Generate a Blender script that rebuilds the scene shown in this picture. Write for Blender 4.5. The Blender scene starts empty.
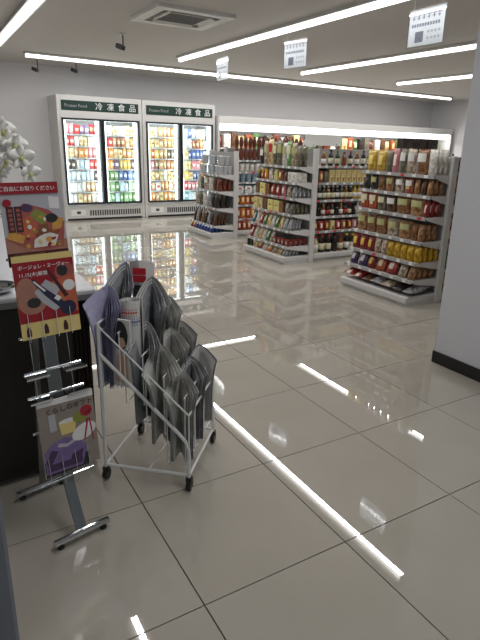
import bpy, math, random
from mathutils import Matrix, Vector
random.seed(7)
sc = bpy.context.scene
COL = sc.collection
PI = math.pi

# ------------------------------------------------------------------ camera
F_PX, YAW, PITCH, ROLL, CAM_H = 534.14, 0.5554, 0.2988, 0.0304, 1.458
PPX, PPY = 17.5, -11.6
cy_, sy_, cp_, sp_ = math.cos(YAW), math.sin(YAW), math.cos(PITCH), math.sin(PITCH)
fwd = Vector((sy_*cp_, cy_*cp_, -sp_)); rgt = Vector((cy_, -sy_, 0)); upv = rgt.cross(fwd)
cr_, sr_ = math.cos(ROLL), math.sin(ROLL)
r2 = rgt*cr_ + upv*sr_; u2 = upv*cr_ - rgt*sr_
cam_d = bpy.data.cameras.new('camera'); cam = bpy.data.objects.new('camera', cam_d); COL.objects.link(cam)
cam.matrix_world = Matrix(((r2.x, u2.x, -fwd.x, 0), (r2.y, u2.y, -fwd.y, 0), (r2.z, u2.z, -fwd.z, CAM_H), (0, 0, 0, 1)))
cam_d.sensor_fit = 'VERTICAL'; cam_d.sensor_height = 36.0; cam_d.sensor_width = 27.0
cam_d.lens = F_PX/640*36.0
cam_d.shift_x = -PPX/640; cam_d.shift_y = PPY/640
cam_d.clip_start = 0.02; cam_d.clip_end = 100
sc.camera = cam
# ------------------------------------------------------------------ world, exposure
wd = bpy.data.worlds.new('world'); sc.world = wd; wd.use_nodes = True
wd.node_tree.nodes['Background'].inputs[0].default_value = (0.5, 0.52, 0.55, 1)
wd.node_tree.nodes['Background'].inputs[1].default_value = 1.0
sc.view_settings.view_transform = 'Standard'
try: sc.view_settings.look = 'None'
except Exception: pass
sc.view_settings.exposure = -0.2
sc.view_settings.gamma = 1.0
sc.view_settings.use_curve_mapping = False
W_TUBE, W_CASE, W_FRZ = 8.2, 6.0, 0.55     # lamp watts per metre: ceiling strips, wall case; freezer lamp factor
wd.cycles.sampling_method = 'NONE'

# ------------------------------------------------------------------ materials
MATS = {}
def lin(c):
    return tuple(((x/255)/12.92 if x/255 <= 0.04045 else ((x/255+0.055)/1.055)**2.4) for x in c)
def new_mat(name):
    m = bpy.data.materials.new(name); m.use_nodes = True
    return m, m.node_tree, m.node_tree.nodes['Principled BSDF']
def mat(name, rgb, rough=0.5, metal=0.0, spec=0.5, noise=0.0, nscale=30.0, alpha=None, trans=0.0):
    if name in MATS: return MATS[name]
    m, nt, b = new_mat(name)
    c = lin(rgb)
    b.inputs['Base Color'].default_value = (*c, 1)
    b.inputs['Roughness'].default_value = rough
    b.inputs['Metallic'].default_value = metal
    b.inputs['Specular IOR Level'].default_value = spec
    if trans: b.inputs['Transmission Weight'].default_value = trans
    if noise:
        tc = nt.nodes.new('ShaderNodeTexCoord'); nz = nt.nodes.new('ShaderNodeTexNoise')
        nz.inputs['Scale'].default_value = nscale; nz.inputs['Detail'].default_value = 4
        nt.links.new(tc.outputs['Object'], nz.inputs['Vector'])
        mx = nt.nodes.new('ShaderNodeMix'); mx.data_type = 'RGBA'
        mx.inputs['A'].default_value = (*[x*(1-noise) for x in c], 1)
        mx.inputs['B'].default_value = (*[min(1, x*(1+noise)) for x in c], 1)
        nt.links.new(nz.outputs['Fac'], mx.inputs['Factor'])
        nt.links.new(mx.outputs['Result'], b.inputs['Base Color'])
    MATS[name] = m
    return m
def emit(name, rgb, s):
    if name in MATS: return MATS[name]
    m, nt, b = new_mat(name)
    b.inputs['Base Color'].default_value = (0.8, 0.8, 0.8, 1)
    b.inputs['Emission Color'].default_value = (*lin(rgb), 1)
    b.inputs['Emission Strength'].default_value = s
    MATS[name] = m; return m
def glass(name, tint=(1, 1, 1), gloss=0.08, rough=0.02):
    if name in MATS: return MATS[name]
    m = bpy.data.materials.new(name); m.use_nodes = True; nt = m.node_tree; nt.nodes.clear()
    o = nt.nodes.new('ShaderNodeOutputMaterial'); t = nt.nodes.new('ShaderNodeBsdfTransparent'); g = nt.nodes.new('ShaderNodeBsdfGlossy')
    t.inputs[0].default_value = (*tint, 1); g.inputs['Roughness'].default_value = rough
    mx = nt.nodes.new('ShaderNodeMixShader'); lw = nt.nodes.new('ShaderNodeLayerWeight'); lw.inputs['Blend'].default_value = 0.5
    pw = nt.nodes.new('ShaderNodeMath'); pw.operation = 'POWER'; pw.inputs[1].default_value = 4.0; nt.links.new(lw.outputs['Facing'], pw.inputs[0])
    ma = nt.nodes.new('ShaderNodeMath'); ma.operation = 'MULTIPLY_ADD'; ma.inputs[1].default_value = 0.6; ma.inputs[2].default_value = gloss*.5; nt.links.new(pw.outputs[0], ma.inputs[0])
    nt.links.new(ma.outputs[0], mx.inputs[0]); nt.links.new(t.outputs[0], mx.inputs[1]); nt.links.new(g.outputs[0], mx.inputs[2])
    nt.links.new(mx.outputs[0], o.inputs[0]); MATS[name] = m; return m
def pack(name, base, content, label=None, rough=0.28, band=(0.3, 0.7), zb=(0.3, 0.75), cs=38.0):
    """printed packet: mottled contents with a printed label field (generated coordinates)"""
    if name in MATS: return MATS[name]
    m, nt, b = new_mat(name); L = nt.links; N = nt.nodes
    tc = N.new('ShaderNodeTexCoord'); vo = N.new('ShaderNodeTexVoronoi'); vo.inputs['Scale'].default_value = cs
    L.new(tc.outputs['Object'], vo.inputs['Vector'])
    rp = N.new('ShaderNodeValToRGB'); rp.color_ramp.elements[0].color = (*lin(content), 1); rp.color_ramp.elements[1].color = (*lin(base), 1)
    rp.color_ramp.elements[0].position = 0.15; rp.color_ramp.elements[1].position = 0.75
    sp = N.new('ShaderNodeSeparateColor'); L.new(vo.outputs['Color'], sp.inputs[0]); L.new(sp.outputs[0], rp.inputs[0])
    out = rp.outputs[0]
    if label:
        sx = N.new('ShaderNodeSeparateXYZ'); L.new(tc.outputs['Generated'], sx.inputs[0])
        def between(sock, lo, hi):
            a = N.new('ShaderNodeMath'); a.operation = 'GREATER_THAN'; a.inputs[1].default_value = lo; L.new(sock, a.inputs[0])
            c = N.new('ShaderNodeMath'); c.operation = 'LESS_THAN'; c.inputs[1].default_value = hi; L.new(sock, c.inputs[0])
            p = N.new('ShaderNodeMath'); p.operation = 'MULTIPLY'; L.new(a.outputs[0], p.inputs[0]); L.new(c.outputs[0], p.inputs[1]); return p.outputs[0]
        p = N.new('ShaderNodeMath'); p.operation = 'MULTIPLY'
        L.new(between(sx.outputs[0], *band), p.inputs[0]); L.new(between(sx.outputs[2], *zb), p.inputs[1])
        mx = N.new('ShaderNodeMix'); mx.data_type = 'RGBA'; L.new(p.outputs[0], mx.inputs['Factor'])
        L.new(out, mx.inputs['A']); mx.inputs['B'].default_value = (*lin(label), 1); out = mx.outputs['Result']
    L.new(out, b.inputs['Base Color']); b.inputs['Roughness'].default_value = rough
    MATS[name] = m; return m

def floor_mat():
    m, nt, b = new_mat('polished_tile'); N = nt.nodes; L = nt.links
    tc = N.new('ShaderNodeTexCoord'); nz = N.new('ShaderNodeTexNoise'); nz.inputs['Scale'].default_value = 3.0; nz.inputs['Detail'].default_value = 6
    L.new(tc.outputs['Object'], nz.inputs['Vector'])
    oi = N.new('ShaderNodeObjectInfo')
    ad = N.new('ShaderNodeMath'); ad.operation = 'MULTIPLY_ADD'; ad.inputs[1].default_value = 0.35; L.new(oi.outputs['Random'], ad.inputs[0]); L.new(nz.outputs['Fac'], ad.inputs[2])
    rp = N.new('ShaderNodeValToRGB'); rp.color_ramp.elements[0].position = 0.35; rp.color_ramp.elements[1].position = 0.95
    rp.color_ramp.elements[0].color = (*lin((174, 168, 157)), 1); rp.color_ramp.elements[1].color = (*lin((182, 176, 166)), 1)
    L.new(ad.outputs[0], rp.inputs[0]); L.new(rp.outputs[0], b.inputs['Base Color'])
    b.inputs['Roughness'].default_value = 0.012; b.inputs['IOR'].default_value = 2.1
    MATS['tile'] = m; return m
floor_mat()
M = lambda k: MATS[k]
mat('grout', (44, 41, 37), 0.8)
mat('ceiling', (204, 200, 196), 0.9, noise=0.02, nscale=3)
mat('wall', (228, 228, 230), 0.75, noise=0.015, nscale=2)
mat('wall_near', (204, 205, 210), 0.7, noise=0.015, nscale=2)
mat('dark_base', (28, 25, 24), 0.5)
mat('white_metal', (214, 213, 211), 0.35, noise=0.03, nscale=8)
mat('shelf_white', (208, 206, 204), 0.38, noise=0.03, nscale=10)
mat('panel_grey', (150, 149, 147), 0.5)
mat('rail_grey', (168, 168, 168), 0.4)
mat('price_white', (235, 235, 232), 0.5)
mat('price_red', (205, 40, 50), 0.5)
mat('dark_frame', (44, 44, 48), 0.35)
mat('sign_green', (18, 52, 44), 0.4)
mat('white_ink', (240, 240, 240), 0.5)
mat('freezer_inner', (236, 240, 242), 0.5)
mat('grill_dark', (70, 70, 72), 0.6)
mat('chrome', (200, 202, 205), 0.12, metal=1.0)
mat('steel_brush', (120, 122, 124), 0.32, metal=1.0)
mat('dark_wood', (24, 15, 13), 0.42, noise=0.25, nscale=18)
mat('dark_wood_trim', (34, 22, 18), 0.6, spec=.25, noise=0.2, nscale=18)
mat('counter_top', (196, 198, 204), 0.35, noise=0.02, nscale=10)
mat('counter_edge', (120, 120, 122), 0.45)
mat('cart_white', (222, 222, 222), 0.3)
mat('rubber', (16, 16, 17), 0.5)
def newsprint(name, base, ink, amt):
    m, nt, b = new_mat(name); N = nt.nodes; L = nt.links
    tc = N.new('ShaderNodeTexCoord'); w = N.new('ShaderNodeTexWave'); w.wave_type = 'BANDS'; w.bands_direction = 'Z'; w.inputs['Scale'].default_value = 45; w.inputs['Distortion'].default_value = .6
    v = N.new('ShaderNodeTexVoronoi'); v.inputs['Scale'].default_value = 26
    L.new(tc.outputs['Object'], w.inputs['Vector']); L.new(tc.outputs['Object'], v.inputs['Vector'])
    sp = N.new('ShaderNodeSeparateColor'); L.new(v.outputs['Color'], sp.inputs[0])
    g = N.new('ShaderNodeMath'); g.operation = 'GREATER_THAN'; g.inputs[1].default_value = .35; L.new(sp.outputs[0], g.inputs[0])
    mu = N.new('ShaderNodeMath'); mu.operation = 'MULTIPLY'; L.new(g.outputs[0], mu.inputs[0]); L.new(w.outputs['Fac'], mu.inputs[1])
    m2 = N.new('ShaderNodeMath'); m2.operation = 'MULTIPLY'; m2.inputs[1].default_value = amt; L.new(mu.outputs[0], m2.inputs[0])
    mx = N.new('ShaderNodeMix'); mx.data_type = 'RGBA'; mx.inputs['A'].default_value = (*lin(base), 1); mx.inputs['B'].default_value = (*lin(ink), 1)
    L.new(m2.outputs[0], mx.inputs['Factor']); L.new(mx.outputs['Result'], b.inputs['Base Color']); b.inputs['Roughness'].default_value = .8
    MATS[name] = m
newsprint('paper_grey', (196, 195, 190), (96, 96, 98), .6); newsprint('paper_dark', (160, 162, 166), (70, 74, 84), .75)
newsprint('paper_lilac', (182, 180, 208), (120, 118, 150), .5)
mat('paper_white', (214, 212, 210), 0.7, noise=0.04, nscale=60)
mat('ink_red', (190, 30, 40), 0.6); mat('ink_blue', (50, 80, 160), 0.6); mat('ink_dark', (40, 38, 42), 0.6); mat('ink_green', (110, 150, 60), 0.6)
mat('sign_ink', (112, 110, 120), 0.6); mat('skin_print', (205, 165, 140), 0.6)
mat('door_alu', (126, 128, 138), 0.4, metal=0.3)
mat('petal', (235, 234, 230), 0.6, noise=0.03, nscale=40)
mat('petal_lip', (196, 200, 130), 0.6); mat('stem', (62, 78, 44), 0.6); mat('leaf', (48, 82, 40), 0.5)
mat('pot', (205, 200, 192), 0.4)
glass('door_glass', (0.93, 0.97, 0.96), 0.075); glass('clear_plastic', (0.86, 0.88, 0.9), 0.09, 0.1)
emit('tube', (255, 253, 250), 4.0); emit('case_tube', (255, 254, 252), 3.0); emit('freezer_tube', (245, 250, 255), 3.0)
for k_ in ('tube', 'case_tube', 'freezer_tube'): MATS[k_].cycles.emission_sampling = 'NONE'

# ------------------------------------------------------------------ mesh helpers
class MB:
    def __init__(s): s.v = []; s.f = []
    def add(s, vs, fs):
        o = len(s.v); s.v += [tuple(p) for p in vs]; s.f += [tuple(i+o for i in f) for f in fs]; return s
    def box(s, x0, x1, y0, y1, z0, z1):
        return s.add([(x0,y0,z0),(x1,y0,z0),(x1,y1,z0),(x0,y1,z0),(x0,y0,z1),(x1,y0,z1),(x1,y1,z1),(x0,y1,z1)],
                     [(0,3,2,1),(4,5,6,7),(0,1,5,4),(1,2,6,5),(2,3,7,6),(3,0,4,7)])
    def cbox(s, x0, x1, y0, y1, z0, z1, c):
        """box with chamfered edges: three crossed slabs hulled as an octagonal prism along z plus chamfer rings"""
        def ring(z, k): return [(x0+k+c,y0+k,z),(x1-k-c,y0+k,z),(x1-k,y0+k+c,z),(x1-k,y1-k-c,z),(x1-k-c,y1-k,z),(x0+k+c,y1-k,z),(x0+k,y1-k-c,z),(x0+k,y0+k+c,z)]
        return s.loft([ring(z0, c*.7), ring(z0+c, 0), ring(z1-c, 0), ring(z1, c*.7)])
    def loft(s, rings, cap=True, close=True):
        n = len(rings[0]); vs = [p for r in rings for p in r]; fs = []
        for k in range(len(rings)-1):
            for i in range(n if close else n-1):
                j = (i+1) % n; fs.append((k*n+i, k*n+j, (k+1)*n+j, (k+1)*n+i))
        if cap:
            fs.append(tuple(reversed(range(n)))); fs.append(tuple((len(rings)-1)*n+i for i in range(n)))
        return s.add(vs, fs)
    def lathe(s, prof, n=12, c=(0, 0)):
        rings = [[(c[0]+max(r, 1e-4)*math.cos(2*PI*i/n), c[1]+max(r, 1e-4)*math.sin(2*PI*i/n), z) for i in range(n)] for r, z in prof]
        return s.loft(rings)
    def tube(s, pts, r, n=8, closed=False):
        pts = [Vector(p) for p in pts]; rings = []; prev = None; m = len(pts)
        for i, p in enumerate(pts):
            if closed: t = (pts[(i+1) % m]-pts[i-1])
            else: t = pts[min(i+1, m-1)]-pts[max(i-1, 0)]
            t = t.normalized() if t.length > 1e-9 else Vector((0, 0, 1))
            if prev is None: a = t.orthogonal().normalized()
            else:
                a = prev - t*prev.dot(t); a = a.normalized() if a.length > 1e-6 else t.orthogonal().normalized()
            prev = a; b = t.cross(a)
            rings.append([p+(a*math.cos(2*PI*k/n)+b*math.sin(2*PI*k/n))*r for k in range(n)])
        if closed: rings.append(rings[0]); return s.loft(rings, cap=False)
        return s.loft(rings)
    def prism(s, poly, z0, z1):
        return s.loft([[(x, y, z0) for x, y in poly], [(x, y, z1) for x, y in poly]])
    def ball(s, c, rx, ry, rz, n=10, m=6):
        rings = []
        for k in range(m+1):
            a = -PI/2+PI*k/m; q = max(math.cos(a), 0.02)
            rings.append([(c[0]+rx*q*math.cos(2*PI*i/n), c[1]+ry*q*math.sin(2*PI*i/n), c[2]+rz*math.sin(a)) for i in range(n)])
        return s.loft(rings)
    def mesh(s, name, smooth=False):
        me = bpy.data.meshes.new(name); me.from_pydata(s.v, [], s.f); me.update()
        if smooth: me.polygons.foreach_set('use_smooth', [True]*len(me.polygons)); 
        return me
    def build(s, name, m, parent=None, loc=None, rot=None, smooth=False):
        me = s.mesh(name, smooth); me.materials.append(MATS[m] if isinstance(m, str) else m)
        return link(name, me, parent, loc, rot)
def link(name, me, parent=None, loc=None, rot=None):
    o = bpy.data.objects.new(name, me); COL.objects.link(o); o.parent = parent
    if loc is not None: o.location = loc
    if rot is not None: o.rotation_euler = rot
    return o
def tag(o, label, cat, group=None, kind=None):
    o['label'] = label; o['category'] = cat
    if group: o['group'] = group
    if kind: o['kind'] = kind
    return o
def thing(name, label, cat, loc=(0, 0, 0), rot=0, group=None):
    o = bpy.data.objects.new(name, None); COL.objects.link(o); o.empty_display_size = 0.1
    o.location = loc; o.rotation_euler = rot if isinstance(rot, tuple) else (0, 0, rot)
    return tag(o, label, cat, group)
def struct(name, mb, m, label=None, cat=None):
    o = mb.build(name, m); o['kind'] = 'structure'
    if label: o['label'] = label; o['category'] = cat
    return o
def arc(cx, cz, r, a0, a1, n=6): return [(cx+r*math.cos(a0+(a1-a0)*k/n), cz+r*math.sin(a0+(a1-a0)*k/n)) for k in range(n+1)]
def text(body, size, m, parent, loc, rot=(0, 0, 0), name='lettering', depth=0.0006, xs=1.0, align='LEFT'):
    cu = bpy.data.curves.new(name, 'FONT'); cu.body = body; cu.size = size; cu.extrude = depth; cu.resolution_u = 2; cu.align_x = align
    t = bpy.data.objects.new('tmp_text', cu); COL.objects.link(t)
    dg = bpy.context.evaluated_depsgraph_get(); dg.update()
    me = bpy.data.meshes.new_from_object(t.evaluated_get(dg)); me.name = name
    bpy.data.objects.remove(t); bpy.data.curves.remove(cu)
    me.materials.clear(); me.materials.append(MATS[m])
    o = link(name, me, parent, loc, rot); o.scale = (xs, 1, 1); return o
def lamp(name, parent, loc, rot, sx, sy, watts, col=(1.0, .985, .965)):
    l = bpy.data.lights.new(name, 'AREA'); l.shape = 'RECTANGLE'; l.size = sx; l.size_y = sy; l.energy = watts; l.color = col
    o = bpy.data.objects.new(name, l); COL.objects.link(o); o.parent = parent; o.location = loc; o.rotation_euler = rot; return o
ORD = ['', 'first', 'second', 'third', 'fourth', 'fifth', 'sixth', 'seventh', 'eighth', 'ninth', 'tenth', 'eleventh', 'twelfth',
       'thirteenth', 'fourteenth', 'fifteenth', 'sixteenth', 'seventeenth', 'eighteenth', 'nineteenth', 'twentieth']
ORD += ['twenty-'+w for w in ORD[1:10]] + ['thirtieth'] + ['thirty-'+w for w in ORD[1:10]]

# ------------------------------------------------------------------ the setting
CEIL = 2.69; BACK = 11.05
TX0, TY0, TS = 0.612, 1.26, 0.6
fl = struct('floor', MB().box(-2.6, 12.6, -2.1, 11.2, -0.12, -0.0105), 'grout', 'polished beige tiled shop floor', 'floor')
tile_mb = MB().cbox(-0.298, 0.298, -0.298, 0.298, -0.011, 0.0, 0.0012)
tile_me = tile_mb.mesh('tile'); tile_me.materials.append(M('tile'))
cand = []
for i in range(-6, 20):
    for j in range(-6, 17):
        x, y = TX0+TS*(i+.5), TY0+TS*(j+.5)
        if x < -2.3 or x > 12.3 or y < -1.8 or y > 10.9: continue
        vis = False
        for dx in (-.3, 0, .3):
            for dy in (-.3, 0, .3):
                d = Vector((x+dx, y+dy, -CAM_H)); z = d.dot(fwd)
                if z > .3:
                    px = 240+PPX+F_PX*d.dot(r2)/z; py = 320+PPY-F_PX*d.dot(u2)/z
                    if -10 < px < 490 and -10 < py < 650: vis = True
        cand.append((0 if vis else 1, math.hypot(x, y), x, y))
cand.sort()
rest = MB()
for k, (nv, d, x, y) in enumerate(cand):
    if k < 290 and not nv: link('tile', tile_me, fl, (x, y, 0))
    else: rest.cbox(x-.298, x+.298, y-.298, y+.298, -0.011, 0, 0.0012)
ro = rest.build('tile_field', 'tile', fl); ro['kind'] = 'stuff'
struct('ceiling', MB().box(-2.6, 12.6, -2.1, 11.2, CEIL, CEIL+.1), 'ceiling', 'plain pale grey shop ceiling', 'ceiling')
wb = struct('wall_back', MB().box(-2.6, 12.6, BACK, BACK+.15, -.1, CEIL), 'wall', 'plain pale grey wall behind the freezers', 'wall')
struct('trim_1', MB().box(-2.5, 2.93, BACK-.12, BACK, 0, CEIL), 'wall', 'flat projecting wall panel at left of the back wall', 'wall panel')
struct('wall_right', MB().box(12.4, 12.55, -2.1, BACK, -.1, CEIL), 'wall', 'far pale wall at the right end of the shop', 'wall')
struct('wall_left', MB().box(-2.55, -2.4, -2.1, BACK, -.1, CEIL), 'wall', 'pale side wall beyond the checkout counter', 'wall')
struct('wall_front', MB().box(-2.6, 12.6, -2.1, -1.95, -.1, .12).box(-2.6, 12.6, -2.1, -1.95, 2.45, CEIL).box(-2.6, -2.2, -2.1, -1.95, .12, 2.45).box(2.8, 12.6, -2.1, -1.95, .12, 2.45), 'wall', 'pale shop front wall with an opening for the added daylight window', 'wall')
wf = struct('added_window_1', MB().box(-2.2, 2.8, -2.05, -2.0, .12, .17).box(-2.2, 2.8, -2.05, -2.0, 2.4, 2.45).box(-2.2, -2.15, -2.05, -2.0, .17, 2.4).box(-.55, -.5, -2.05, -2.0, .17, 2.4).box(1.1, 1.15, -2.05, -2.0, .17, 2.4).box(2.75, 2.8, -2.05, -2.0, .17, 2.4), 'door_alu', 'unseen front window added for daylight near the entrance', 'window')  # unseen window added so daylight brightens the entrance area
for a, b in ((-2.15, -.55), (-.5, 1.1), (1.15, 2.75)): MB().box(a, b, -2.028, -2.022, .17, 2.4).build('pane', 'door_glass', wf)
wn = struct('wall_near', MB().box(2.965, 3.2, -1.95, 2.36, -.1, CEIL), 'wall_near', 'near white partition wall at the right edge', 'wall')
struct('baseboard_near', MB().box(2.955, 3.21, -1.95, 2.37, 0, 0.085), 'dark_base', 'black baseboard along the near partition wall', 'baseboard')

# ------------------------------------------------------------------ ceiling lights
def light_row(label, x0, y0, x1, y1, n, group='long ceiling light strips'):
    L = math.hypot(x1-x0, y1-y0); a = math.atan2(y1-y0, x1-x0)
    t = thing('ceiling_light', label, 'ceiling light', (x0, y0, CEIL), a, group)
    MB().loft([[(x, y, z) for y, z in ((-.075, -.036), (-.07, 0), (.07, 0), (.075, -.036), (.03, -.03), (-.03, -.03))] for x in (0, L)]).build('housing', 'white_metal', t)
    seg = L/n
    for k in range(n):
        s0, s1 = k*seg+.012, (k+1)*seg-.012
        mb = MB(); rings = []
        prof = [(-.022, -.036), (-.027, -.055), (-.021, -.07), (0, -.077), (.021, -.07), (.027, -.055), (.022, -.036)]
        mb.loft([[(s0, y, z) for y, z in prof], [(s1, y, z) for y, z in prof]])
        mb.build('light_tube', 'tube', t)
    lamp('lamp', t, (L/2, 0, -.079), (0, 0, 0), L-.03, .05, W_TUBE*L)
    MB().box(-.012, .003, -.037, .037, -.081, 0).build('end_cap', 'white_metal', t)
    MB().box(L-.003, L+.012, -.037, .037, -.081, 0).build('end_cap', 'white_metal', t)
light_row('leftmost white light strip on ceiling, cut by the top left corner', 1.105, 5.15, 1.105, 9.0, 3)
light_row('near light strip over the entrance, seen only as reflection at bottom of floor', 1.105, .0, 1.105, 3.73, 3)
light_row('longest slanting light strip on ceiling above the end racks', 3.575, 2.86, 3.575, 8.2, 4)
light_row('slanting ceiling light strip between the two hanging signs, ending at the near wall', 5.82, 2.86, 5.82, 8.15, 4)
light_row('short farthest slanting ceiling light strip at right', 8.05, 2.86, 8.05, 8.1, 4)
light_row('ceiling light strip running along in front of the back wall', 1.56, 9.42, 11.25, 9.5, 8)

# ------------------------------------------------------------------ air conditioner, ceiling devices, hanging signs
ac = thing('air_conditioner', 'square ceiling cassette air conditioner with dark slots', 'air conditioner', (2.49, 5.66, CEIL))
ac.scale = (.9, .95, 1)
fr = MB()
for x0, x1, y0, y1 in ((-.46, .46, -.42, -.3), (-.46, .46, .3, .42), (-.46, -.34, -.3, .3), (.34, .46, -.3, .3)): fr.box(x0, x1, y0, y1, -.035, 0)
fr.build('frame', 'white_metal', ac)
MB().box(-.34, .34, -.3, .3, -.006, 0).build('inner_panel', 'grill_dark', ac)
g = MB().cbox(-.26, .26, -.22, .22, -.03, -.004, .01).build('grille', 'white_metal', ac)
for k in range(9): MB().box(-.23, .23, -.19+.045*k, -.175+.045*k, -.034, -.029).build('grille_slot', 'grill_dark', g)
for x0, x1, y0, y1, rx, ry in ((-.25, .25, -.29, -.23, .5, 0), (-.25, .25, .23, .29, -.5, 0), (-.33, -.27, -.2, .2, 0, -.5), (.27, .33, -.2, .2, 0, .5)):
    cx, cy = (x0+x1)/2, (y0+y1)/2
    MB().box(x0-cx, x1-cx, y0-cy, y1-cy, -.003, .003).build('louver', 'white_metal', ac, (cx, cy, -.028), (rx, ry, 0))
def ceiling_device(label, x, y, drop, r, dz=0):
    t = thing('ceiling_camera', label, 'camera', (x, y, CEIL), .6, 'small devices hanging from the ceiling')
    MB().lathe([(r*1.1, 0), (r*1.1, -.012), (r*.4, -.016)][::-1], 12).build('mount', 'white_metal', t)
    MB().tube([(0, 0, -.01), (0, 0, -drop)], .008).build('stalk', 'grill_dark', t)
    MB().cbox(-.03, .03, -.07, .05, -drop-.05, -drop+.005, .01).build('body', 'dark_frame', t, rot=(.35, 0, 0))
ceiling_device('small dark camera on a stalk below the air conditioner', 2.30, 7.0, .13, .035)
ceiling_device('small dark device hanging under the left end of the wall light', 1.82, 9.9, .17, .035)
ceiling_device('small dark device hanging beside the wall light above the first freezer', 2.43, 9.9, .13, .03)
def sign(label, y, w, h, rz):
    t = thing('hanging_sign', label, 'sign', (3.78, y, 2.30), -PI/2+rz, 'clear sleeved signs hanging over the end racks')
    MB().box(-w/2, w/2, -.0015, .0015, 0, h).build('card', 'paper_white', t)
    MB().box(-w/2-.012, w/2+.012, -.004, -.003, -.012, h+.012).build('clear_sleeve', 'clear_plastic', t)
    for sx in (-1, 1): MB().tube([(sx*w*.4, 0, h), (sx*w*.4, 0, CEIL-2.30)], .0012, 5).build('string', 'paper_white', t)
    ip = MB()
    for k in range(6):
        x = -w*.42+k*w*.145
        ip.box(x, x+w*.1, -.0024, -.0015, h*.84, h*.87); ip.box(x+w*.035, x+w*.055, -.0024, -.0015, h*.72, h*.84); ip.box(x, x+w*.08, -.0024, -.0015, h*.76, h*.785)
    ip.build('title_print', 'sign_ink', t)
    ip = MB()
    for k in range(11): ip.box(-w*.42+k*w*.075, -w*.42+k*w*.075+w*.05, -.0024, -.0015, h*.53, h*.62)
    ip.build('line_print', 'sign_ink', t)
    MB().box(-w*.3, -w*.06, -.0024, -.0015, h*.1, h*.4).build('picture_print', 'sign_ink', t)
    ip = MB()
    for j in range(2):
        for k in range(4): ip.box(w*.05+k*w*.1, w*.05+k*w*.1+w*.06, -.0024, -.0015, h*(.15+j*.18), h*(.22+j*.18))
    ip.build('small_print', 'rail_grey', t)
sign('largest printed white sign hanging from ceiling above the nearest end rack', 3.54, .38, .28, .0)
sign('printed white sign hanging from ceiling above the middle end rack', 5.45, .37, .28, .12)
sign('smallest printed white sign hanging from ceiling above the farthest end rack', 7.22, .37, .28, -.06)

# ------------------------------------------------------------------ product kinds
MESH = {}
def pouch_mesh(w, h, d):
    nx, nz = 5, 6; mb = MB(); rings = []
    for k in range(nz+1):
        t = k/nz; thick = d/2*(0.55+0.45*math.sin(PI*min(t*1.25, 1)))*(1 if t < .8 else max(.05, (1-t)/.2))
        if k == 0: thick = d*.40
        ring = []
        for i in range(nx+1):
            s = i/nx*2-1; ring.append((s*w/2*(1-.04*math.sin(PI*t)), -thick*(1-s*s*.85), h*t))
        for i in range(nx, -1, -1):
            s = i/nx*2-1; ring.append((s*w/2*(1-.04*math.sin(PI*t)), thick*(1-s*s*.85), h*t))
        rings.append(ring)
    mb.loft(rings); return mb.mesh('pouch', True)
def flat_mesh(w, h, d):            # a bag lying down, h = thickness
    mb = MB(); rings = []
    for k in range(6):
        t = k/5; b = math.sin(PI*t)**.6 if 0 < t < 1 else .08
        rings.append([(math.cos(2*PI*i/12)*w/2*(.75+.25*abs(math.cos(2*PI*i/12))), -d/2+d*t, h/2+math.sin(2*PI*i/12)*h/2*max(b, .1)) for i in range(12)])
    mb.loft(rings); return mb.mesh('flat_bag', True)
def box_mesh(w, h, d): return MB().cbox(-w/2, w/2, -d/2, d/2, 0, h, min(w, d)*.04).mesh('carton')
def bottle_mesh(w, h, d):
    r = w/2; return MB().lathe([(r*.9, 0), (r, .01), (r, h*.58), (r*.9, h*.66), (r*.45, h*.78), (r*.4, h*.92)], 10).mesh('bottle', True)
def cap_mesh(w, h, d):
    r = w/2; return MB().lathe([(r*.5, h*.88), (r*.5, h), (r*.3, h*1.005)], 8).mesh('cap')
def wrap_mesh(w, h, d):
    r = w/2*1.015; return MB().lathe([(r, h*.16), (r, h*.5)], 10).mesh('label_wrap', True)
def jar_mesh(w, h, d):
    r = w/2; return MB().lathe([(r*.92, 0), (r, .008), (r, h*.76), (r*.8, h*.82)], 12).mesh('jar', True)
def lid_mesh(w, h, d):
    r = w/2; return MB().lathe([(r*.9, h*.8), (r*.9, h), (r*.6, h*1.003)], 12).mesh('lid')
def cup_mesh(w, h, d):
    r = w/2; return MB().lathe([(r*.72, 0), (r, h*.93), (r*1.06, h*.94), (r*1.06, h)], 12).mesh('cup', True)
def tray_mesh(w, h, d):
    mb = MB(); rg = lambda k, z: [(-w/2+k, -d/2+k, z), (w/2-k, -d/2+k, z), (w/2-k, d/2-k, z), (-w/2+k, d/2-k, z)]
    mb.loft([rg(w*.1, 0), rg(0, h*.5), rg(0, h*.56), rg(w*.12, h)]); return mb.mesh('tray')
def hourglass_mesh(w, h, d):       # tall net-like bag pinched in the middle
    mb = MB(); rings = []
    for k in range(9):
        t = k/8; q = .52+.48*abs(math.sin(2*PI*t*.98+.1))
        rings.append([(math.cos(2*PI*i/8)*w/2*q, math.sin(2*PI*i/8)*d/2*q, h*t) for i in range(8)])
    mb.loft(rings); return mb.mesh('sausage_bag', True)
KM = dict(pouch=pouch_mesh, flat=flat_mesh, box=box_mesh, bottle=bottle_mesh, jar=jar_mesh, cup=cup_mesh, tray=tray_mesh, twist=hourglass_mesh,
          cap=cap_mesh, wrap=wrap_mesh, lid=lid_mesh)
def kmesh(kind, w, h, d):
    key = (kind, round(w, 3), round(h, 3), round(d, 3))
    if key not in MESH:
        MESH[key] = KM[kind](w, h, d); MESH[key].materials.append(None)
    return MESH[key]
NAME = dict(pouch='snack_pouch', flat='flat_bag', box='carton', bottle='bottle', jar='jar', cup='cup', tray='food_tray', twist='twisted_bag')
WORD = dict(pouch='pouch', flat='bag lying flat', box='carton', bottle='bottle', jar='jar', cup='cup', tray='tray pack', twist='pinched bag')
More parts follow.
